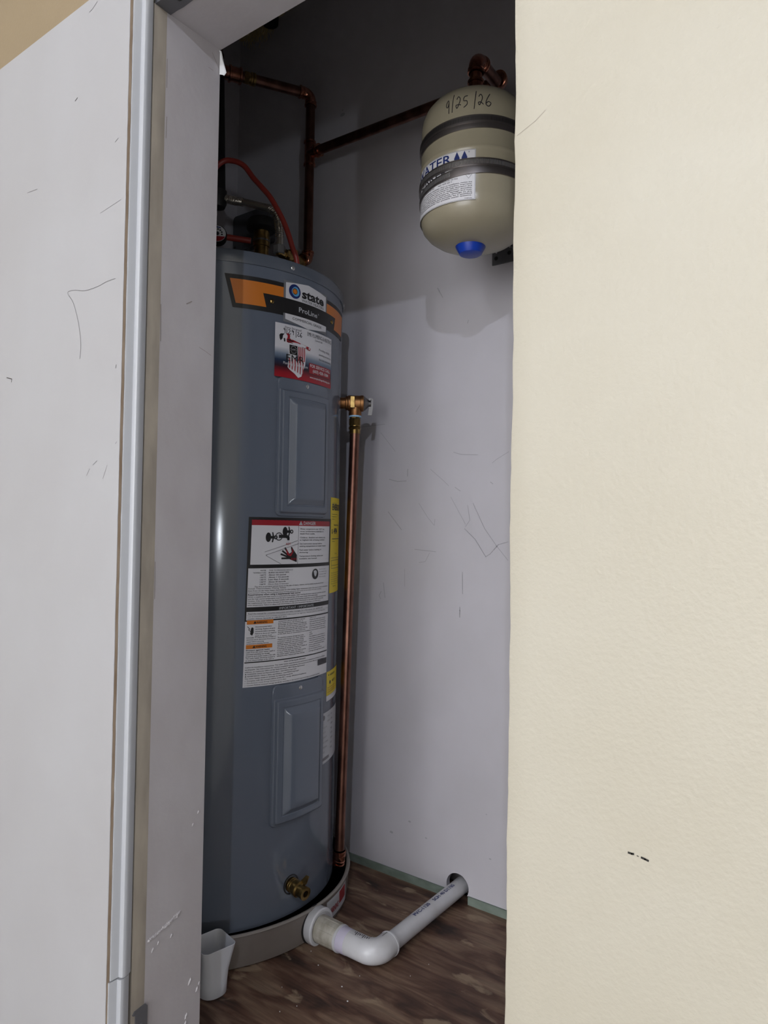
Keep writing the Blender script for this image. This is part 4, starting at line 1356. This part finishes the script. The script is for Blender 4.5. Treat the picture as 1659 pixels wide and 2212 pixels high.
# certification shield
sh = [(-69.2, .5985), (-63.6, .5985), (-63.4, .5920), (-66.4, .5855), (-69.4, .5920)]
for p_, q_ in zip(sh, sh[1:] + sh[:1]):
    stroke(mb, TC, [(p_[0] * TD, p_[1]), (q_[0] * TD, q_[1])], .0004, .0009)
text(mb, TC, 'NSF', -66.4 * TD, .5915, .0028, .0010, width=4 * TD, align='C')
link('lettering', mb, M['p_text'], sl)


def tank_r(z):
    P = [(.712, TR), (.727, .0945), (.740, .0895), (.752, .080), (.7615, .067)]
    if z <= .712:
        return TR
    for (z0, r0), (z1, r1) in zip(P, P[1:]):
        if z <= z1:
            return r0 + (r1 - r0) * (z - z0) / (z1 - z0)
    return .06


def TS(th, z, h=0.0):
    a_ = math.radians(th)
    r = tank_r(z) + h
    return (TX + r * math.cos(a_), TY + r * math.sin(a_), z)


mb = MB()
DG = [[(.055, .60), (.04, .80), (.0, .66), (.0, .48), (.035, .44), (.055, .62), (.06, .1)], [(.155, 1.05), (.135, .1)], [(.235, .72), (.27, .86), (.31, .66), (.25, .25), (.22, .4), (.27, .42), (.33, .38)],
      [(.47, .82), (.40, .78), (.385, .58), (.45, .55), (.46, .36), (.39, .22)], [(.645, 1.05), (.605, .08)], [(.70, .72), (.74, .85), (.775, .65), (.72, .28), (.69, .4), (.74, .42), (.80, .30)], [(.935, .88), (.865, .55), (.85, .32), (.91, .22), (.955, .38), (.90, .46), (.855, .36)]]
for s_ in DG:
    pts = curve_pts(s_, 4)
    q = [(-91 + 48 * x, .6995 + .0335 * y) for x, y in pts]
    for (a0_, b0_), (a1_, b1_) in zip(q, q[1:]):
        p0_, p1_ = Vector(TS(a0_, b0_, .0002)), Vector(TS(a1_, b1_, .0002))
        mb.tube([p0_, p1_], .00068, 6)
link('handwritten_date', mb, M['ink'], ta)
# top nipple and copper return
mb = MB()
hexnut(mb, (TX, TY, .7790), (0, 0, 1), .010, .0150)
mb.tube([(TX, TY, .770), (TX, TY, .790)], .0125, 24)
link('brass_nipple', mb, M['brass'], ta, ang=20)

tbk = thing('tank_bracket', (-.64, YB - .003, .60), 'dark grey metal wall bracket behind the expansion tank', 'bracket')
mb = MB()
mb.box(-.7105, -.575, YB - .0042, YB - .0012, .567, .745)
link('wall_plate', mb, M['bracket'], tbk, smooth=False)
mb = MB()
mb.box(TX - .030, TX + .030, TY + TR + .006, TY + TR + .009, .585, .705)
for sx in (-1, 1):
    mb.box(TX + sx * .030 - .0015, TX + sx * .030 + .0015, TY + TR - .001, YB - .0040, .585, .705)
link('standoff', mb, M['bracket'], tbk, smooth=False)
for x_, z_, mm in ((-.7005, .5930, 'steel'), (-.6690, .6120, 'steel'), (-.6690, .5990, 'steel'), (-.7010, .5805, 'blacktop'), (-.6700, .5860, 'blacktop')):
    r_ = .0022 if mm == 'steel' else .0046
    link('hole' if mm == 'steel' else 'screw', MB().lathe([(r_, 0), (r_ * .9, .0008), (.0001, .001)], (x_, YB - .0041, z_), (0, -1, 0), 14), M['closet'] if mm == 'steel' else M[mm], tbk)

# ------------------------------------------------------------------ copper pipework
PV = Vector((-1.1500, 1.232, 0))                      # vertical riser
cp = thing('copper_pipework', (PV.x, PV.y, .62), 'copper supply pipes with elbows and a tee above the water heater', 'pipe')
r_ = .0111
top = Vector((PV.x, PV.y, 1.043))
low = Vector((PV.x, PV.y, .650))
left = Vector((-1.2560, 1.0400, 1.0380))
dl_ = (left - top).normalized()
tee = Vector((PV.x, PV.y, .8985))
mb = MB()
elbow(mb, tuple(tee), tuple(top), tuple(left), .017, .0126)
link('elbow', mb, M['copper_fit'], cp)
link('riser', MB().tube([low + Vector((0, 0, .004)), top - Vector((0, 0, .024))], r_, 24), M['copper'], cp)
link('upper_run', MB().tube([top + dl_ * .024, left], .0118, 24), M['copper'], cp)
mb = MB()
coupling(mb, tee, (0, 0, 1), .060, .0126)
mb.tube([tee, tee + Vector((.020, 0, 0)), tee + Vector((.0205, 0, 0)), tee + Vector((.024, 0, 0)), tee + Vector((.0245, 0, 0)), tee + Vector((.029, 0, 0)), tee + Vector((.0295, 0, 0)), tee + Vector((.033, 0, 0)), tee + Vector((.0335, 0, 0))], [.0128, .0128, .0150, .0150, .0128, .0128, .0150, .0150, .0118], 20)
link('tee', mb, M['copper_fit'], cp)
BX = -.655
link('branch', MB().tube([tee + Vector((.016, 0, 0)), Vector((BX - .004, 1.234, .8900))], r_, 24), M['copper'], cp)
# couplings on the upper run near the jamb
mb = MB()
c1 = left - dl_ * .028
coupling(mb, c1 - dl_ * .006, dl_, .034, .0136, .0022)
hexnut(mb, left - dl_ * .066, dl_, .010, .0142)
mb.tube([left - dl_ * .052, left - dl_ * .076], .0122, 20)
coupling(mb, left - dl_ * .079, dl_, .010, .0122, .002)
br_ = MB()
hexnut(br_, left - dl_ * .062, dl_, .012, .0144)
br_.tube([left - dl_ * .056, left - dl_ * .084], .0124, 20)
coupling(br_, left - dl_ * .077, dl_, .012, .0124, .002)
link('brass_union', br_, M['brass'], cp, ang=20)
mb = MB()
coupling(mb, left - dl_ * .036, dl_, .030, .0165, .0022)
mb.tube([left - dl_ * .030, left + dl_ * .012], .0150, 20)
link('coupling', mb, M['copper_fit'], cp)
mb = MB()
mb.tube([left + dl_ * .006, left + dl_ * .006 + Vector((0, 0, .03)), left + dl_ * .006 + Vector((0, 0, .031)), left + dl_ * .006 + Vector((0, 0, .036)), left + dl_ * .006 + Vector((0, 0, .037)), left + dl_ * .006 + Vector((0, 0, .060)), left + dl_ * .006 + Vector((0, 0, .061)), left + dl_ * .006 + Vector((0, 0, .066)), left + dl_ * .006 + Vector((0, 0, .067)), Vector((left.x + dl_.x * .006, left.y + dl_.y * .006, ZCC))],
        [.0135, .0135, .016, .016, .0135, .0135, .016, .016, .0111, .0111], 20)
link('drop_pipe', mb, M['copper'], cp)
# lower elbow into the heater nipple
lowt = Vector((-1.142, 1.172, .622))
mb = MB()
elbow(mb, (PV.x, PV.y, .80), tuple(low - Vector((0, 0, .012))), (lowt.x, lowt.y, .628), .015, .0126, .010)
link('elbow', mb, M['copper_fit'], cp)
mb = MB()
mb.tube([Vector((PV.x, PV.y - .018, .628)), Vector((lowt.x, lowt.y, .626))], .0112, 20)
mb.tube([(lowt.x, lowt.y, .514), (lowt.x, lowt.y, .640)], .0135, 20)
hexnut(mb, (lowt.x, lowt.y, .575), (0, 0, 1), .018, .0175)
nb = Vector((-1.140, 1.128, .622))
mb.tube([(lowt.x, lowt.y, .622), tuple(nb + Vector((0, .010, 0)))], .0120, 20)
hexnut(mb, nb + Vector((0, .018, 0)), (0, 1, 0), .010, .0150)
mb.tube([nb + Vector((0, .012, 0)), nb, nb + Vector((.0005, -.002, .012))], .0105, 16)
link('brass_tee', mb, M['brass'], cp, ang=20)
# return bend over the tank
b1 = Vector((BX, 1.234, .8960))
b2 = Vector((BX + .004, 1.205, .9560))
# tank riser, elbow, link, elbow
t1 = Vector((TX, TY, .780))
t2 = Vector((TX, TY, .8530))
t3 = Vector((TX - .012, 1.205, .8720))
t4 = Vector((TX - .016, 1.232, .8400))
mb = MB()
coupling(mb, (TX, TY, .8000), (0, 0, 1), .022, .0130)
mb.tube([(TX, TY, .786), (TX, TY, .830)], .0116, 20)
link('coupling', mb, M['copper_fit'], cp)
mb = MB()
elbow(mb, tuple(t1), tuple(t2), (TX - .006, 1.20, .859), .020, .0134, .010)
link('elbow', mb, M['copper_fit'], cp)
q3 = Vector((TX - .010, 1.196, .864))
q4 = Vector((BX + .026, 1.234, .8960))
mb = MB()
mb.tube([t2 + Vector((0, .020, .001)), q3], .0111, 20)
link('link_pipe', mb, M['copper'], cp)
mb = MB()
elbow(mb, tuple(t2), (TX - .014, 1.234, .884), (BX - .05, 1.234, .8960), .018, .0134, .010)
link('elbow', mb, M['copper_fit'], cp)

# ------------------------------------------------------------------ small plumbing above the lid
fx = thing('flexible_connector', (-1.14, 1.12, .62), 'corrugated steel flexible connector bent over the top of the water heater', 'hose')
KN = [(-1.140, 1.127, .632), (-1.139, 1.126, .655), (-1.139, 1.124, .675), (-1.141, 1.119, .700), (-1.152, 1.110, .718), (-1.172, 1.100, .7255), (-1.205, 1.086, .7370), (-1.235, 1.074, .7455), (-1.255, 1.066, .7520), (-1.272, 1.058, .7535)]
cpts = curve_pts(KN, 24)
acc = 0.0
pts, rs = [], []
for i, p_ in enumerate(cpts):
    if i:
        acc += (Vector(p_) - Vector(cpts[i - 1])).length
    t = i / (len(cpts) - 1)
    smooth_ = (.46 < t < .70) or t < .12
    rs.append(.0084 if smooth_ else .0086 + .0014 * math.sin(acc / .0042 * 2 * math.pi))
    pts.append(p_)
link('corrugated_tube', MB().tube(pts, rs, 18), M['hose_steel'], fx, ang=60)
mb = MB()
hexnut(mb, (-1.140, 1.127, .628), (0, 0, 1), .020, .0140)
link('nut', mb, M['steel'], fx, ang=20)
ps = thing('pipe_insulation', (-1.274, 1.058, .74), 'black foam sleeve on the upright pipe just behind the jamb', 'insulation')
link('sleeve', MB().tube([(-1.2700, 1.056, .7700), (-1.2690, 1.045, 1.0260)], .0165, 24), M['foam'], ps)
link('end_ferrule', MB().tube([(-1.2700, 1.056, .7320), (-1.2700, 1.056, .7420), (-1.2700, 1.056, .7700)], [.016, .020, .020], 24), M['blacktop'], ps)

rh = thing('red_hose', (-1.0589, 1.106, .517), 'red flexible tube arching from behind the jamb down to the heater top', 'hose')
KN = [(-1.2300, .996, .755), (-1.2186, 1.0, 0.7801), (-1.2097, 1.0077, 0.7952), (-1.1991, 1.0154, 0.8026), (-1.1883, 1.0231, 0.8026), (-1.1743, 1.0308, 0.7977), (-1.1603, 1.0385, 0.7865), (-1.1429, 1.0462, 0.7611), (-1.1229, 1.0538, 0.7372), (-1.106, 1.0615, 0.7153), (-1.0919, 1.0692, 0.6891), (-1.0807, 1.0769, 0.6638), (-1.0722, 1.0846, 0.6362), (-1.065, 1.0923, 0.6047), (-1.0592, 1.1, 0.5776), (-1.0580, 1.108, .5170)]
link('tube', MB().tube(curve_pts(KN, 8), .0058, 16), M['red_hose'], rh)
rs_ = thing('red_tube', (-1.30, 1.15, .70), 'short red tube between the round dial and the brass valve', 'hose')
link('tube', MB().tube([(-1.300, 1.055, .672), (-1.270, 1.075, .671), (-1.225, 1.118, .6655)], .0070, 16), M['red_hose'], rs_)

gd = thing('dial', (-1.2560, 1.040, .66), 'round white and red printed dial above the heater lid beside the jamb', 'dial')
gn = Vector((.70, -.66, .10)).normalized()
gc = Vector((-1.2580, 1.046, .6655))
link('housing', MB().lathe([(.018, -.022), (.0205, -.020), (.0215, -.004), (.0205, 0), (.0001, 0)], gc, gn, 32), M['blacktop'], gd)
e1 = Vector((0, 0, 1)).cross(gn).normalized()
e2 = gn.cross(e1)
GM = lambda u, v, h=0.0: tuple(gc + e1 * u + e2 * v + gn * h)
fc = link('face', disc(MB(), GM, 0, 0, .0190, .0006, 32), M['p_white'], gd)
mb = MB()
poly(mb, GM, [(.0185 * math.cos(math.radians(a_)), .0185 * math.sin(math.radians(a_))) for a_ in range(-160, -19, 10)], .0010)
link('red_print', mb, M['p_red'], fc)
mb = MB()
disc(mb, GM, 0, 0, .0046, .0012, 16)
for a_ in range(-10, 200, 30):
    c_ = math.radians(a_)
    poly(mb, GM, [(.0105 * math.cos(c_) - .0022, .0105 * math.sin(c_) - .0016), (.0105 * math.cos(c_) + .0022, .0105 * math.sin(c_) - .0016), (.0105 * math.cos(c_) + .0018, .0105 * math.sin(c_) + .0018), (.0105 * math.cos(c_) - .0018, .0105 * math.sin(c_) + .0018)], .0012)
link('dark_print', mb, M['p_text'], fc)
link('blue_print', poly(MB(), GM, [(.0165 * math.cos(math.radians(a_)), .0165 * math.sin(math.radians(a_))) for a_ in range(60, 121, 10)] + [(.0140 * math.cos(math.radians(a_)), .0140 * math.sin(math.radians(a_))) for a_ in range(120, 59, -10)], .0011), M['p_navy'], fc)
link('hub', MB().tube([gc - gn * .020, gc - gn * .030], .008, 14), M['brass'], gd)

bv = thing('brass_valve', (-1.2020, 1.130, .514), 'upright brass valve with a round black cap on the heater top', 'valve')
mb = MB()
mb.tube([(-1.202, 1.130, .514), (-1.202, 1.130, .560)], .0150, 20)
hexnut(mb, (-1.202, 1.130, .570), (0, 0, 1), .018, .0205)
mb.tube([(-1.202, 1.130, .578), (-1.202, 1.130, .648), (-1.202, 1.130, .649), (-1.202, 1.130, .668), (-1.202, 1.130, .669), (-1.202, 1.130, .690)], [.0170, .0172, .0195, .0195, .0178, .0185], 24)
link('body', mb, M['brass'], bv, ang=20)
link('union_ring', MB().tube([(-1.202, 1.130, .660), (-1.202, 1.130, .664)], .0204, 24), M['steel_dull'], bv)
mb = MB().lathe([(.018, .684), (.030, .686), (.0345, .690), (.0345, .706), (.031, .712), (.020, .715), (.0001, .7155)], (-1.202, 1.130, 0), n=36)
link('black_cap', mb, M['blacktop'], bv)

jb = thing('junction_box', (-1.45, YB - .02, .77), 'dark grey junction box on the back wall corner behind the heater top', 'box')
mb = MB()
R_ = .010
x0_, x1_, z0_, z1_ = -1.524, -1.372, .770, .872
out = []
for cx_, cz_, a0 in ((x1_ - R_, z1_ - R_, 0), (x0_ + R_, z1_ - R_, 90), (x0_ + R_, z0_ + R_, 180), (x1_ - R_, z0_ + R_, 270)):
    for k in range(5):
        w = math.radians(a0 + 90 * k / 4)
        out.append((cx_ + R_ * math.cos(w), cz_ + R_ * math.sin(w)))
n = len(out)
vs = [(p[0], YB - .001, p[1]) for p in out] + [(p[0], YB - .017, p[1]) for p in out] + [((p[0] - (x0_ + x1_) / 2) * .96 + (x0_ + x1_) / 2, YB - .020, (p[1] - (z0_ + z1_) / 2) * .95 + (z0_ + z1_) / 2) for p in out]
mb.add(vs, [(i, (i + 1) % n, n + (i + 1) % n, n + i) for i in range(n)] + [(n + i, n + (i + 1) % n, 2 * n + (i + 1) % n, 2 * n + i) for i in range(n)] + [tuple(range(2 * n, 3 * n))])
link('cover', mb, M['bracket'], jb, smooth=False)
for x_ in (x0_ + .012, x1_ - .012):
    link('screw', MB().lathe([(.004, 0), (.003, .0015), (.0001, .002)], (x_, YB - .0195, z0_ + .012), (0, -1, 0), 12), M['blacktop'], jb)

# ------------------------------------------------------------------ fibreglass hanging from the hole in the closet ceiling
mb = MB()
rr = random.Random(3)
for i in range(1300):
    t = rr.random()
    x_ = -1.520 + .205 * t
    y_ = YB - .004 - .060 * rr.random() ** 1.3
    dep = .020 + .050 * math.sin(math.pi * min(1, t * 1.15 + .05)) * rr.uniform(.35, 1.1)
    p_ = Vector((x_, y_, ZCC - .002))
    P = [p_]
    for k in range(5):
        p_ = p_ + Vector((rr.uniform(-.010, .010), rr.uniform(-.006, .006), -dep / 5 * rr.uniform(.5, 1.5)))
        p_.y = min(p_.y, YB - .001)
        P.append(p_)
    mb.tube(P, rr.uniform(.0003, .0007), 3, False)
link('insulation_tuft', mb, M['fibre'], label='brown tuft of fibreglass insulation hanging in the upper closet corner', cat='insulation', kind='stuff')
hp = thing('dark_hole_stub', (-1.385, YB - .035, ZCC - .05), 'black stub standing in for the dark hole by the insulation, with a pale scrap', 'pipe')
link('stub', MB().tube([(-1.352, YB - .056, ZCC), (-1.352, YB - .054, ZCC - .086)], [.024, .021], 24), M['foam'], hp)  # black solid put in for the darkness of the hole
mb = MB()
mb.add([(-1.342, YB - .078, ZCC - .062), (-1.326, YB - .080, ZCC - .058), (-1.320, YB - .081, ZCC - .074), (-1.334, YB - .080, ZCC - .082), (-1.342, YB - .076, ZCC - .062), (-1.326, YB - .078, ZCC - .058), (-1.320, YB - .079, ZCC - .074), (-1.334, YB - .078, ZCC - .082)], [(0, 3, 2, 1), (4, 5, 6, 7), (0, 1, 5, 4), (1, 2, 6, 5), (2, 3, 7, 6), (3, 0, 4, 7)])
link('paper_scrap', mb, M['paper'], hp, smooth=False)

# crumbs of paint on the plywood
mb = MB()
for i in range(16):
    x_, y_ = rr.uniform(-.95, -.66), rr.uniform(.74, 1.28)
    s_ = rr.uniform(.0006, .0017)
    pts = [(x_ + s_ * math.cos(a_) * rr.uniform(.6, 1.2), y_ + s_ * math.sin(a_) * rr.uniform(.6, 1.2)) for a_ in (0.2, 1.3, 2.4, 3.6, 5.0)]
    mb.prism(pts, ZF + .0002, ZF + .0012)
link('paint_crumbs', mb, M['paper'], label='tiny pale paint crumbs scattered over the plywood floor', cat='debris', kind='stuff', smooth=False)

for o in bpy.data.objects:                            # flat print too fine to pick apart letter by letter
    n = o.name.split('.')[0]
    if o.parent is not None and (n.endswith('lettering') or n.endswith('_print') or n in ('handwriting', 'handwritten_date', 'basin_line', 'chip')):
        o['kind'] = 'stuff'
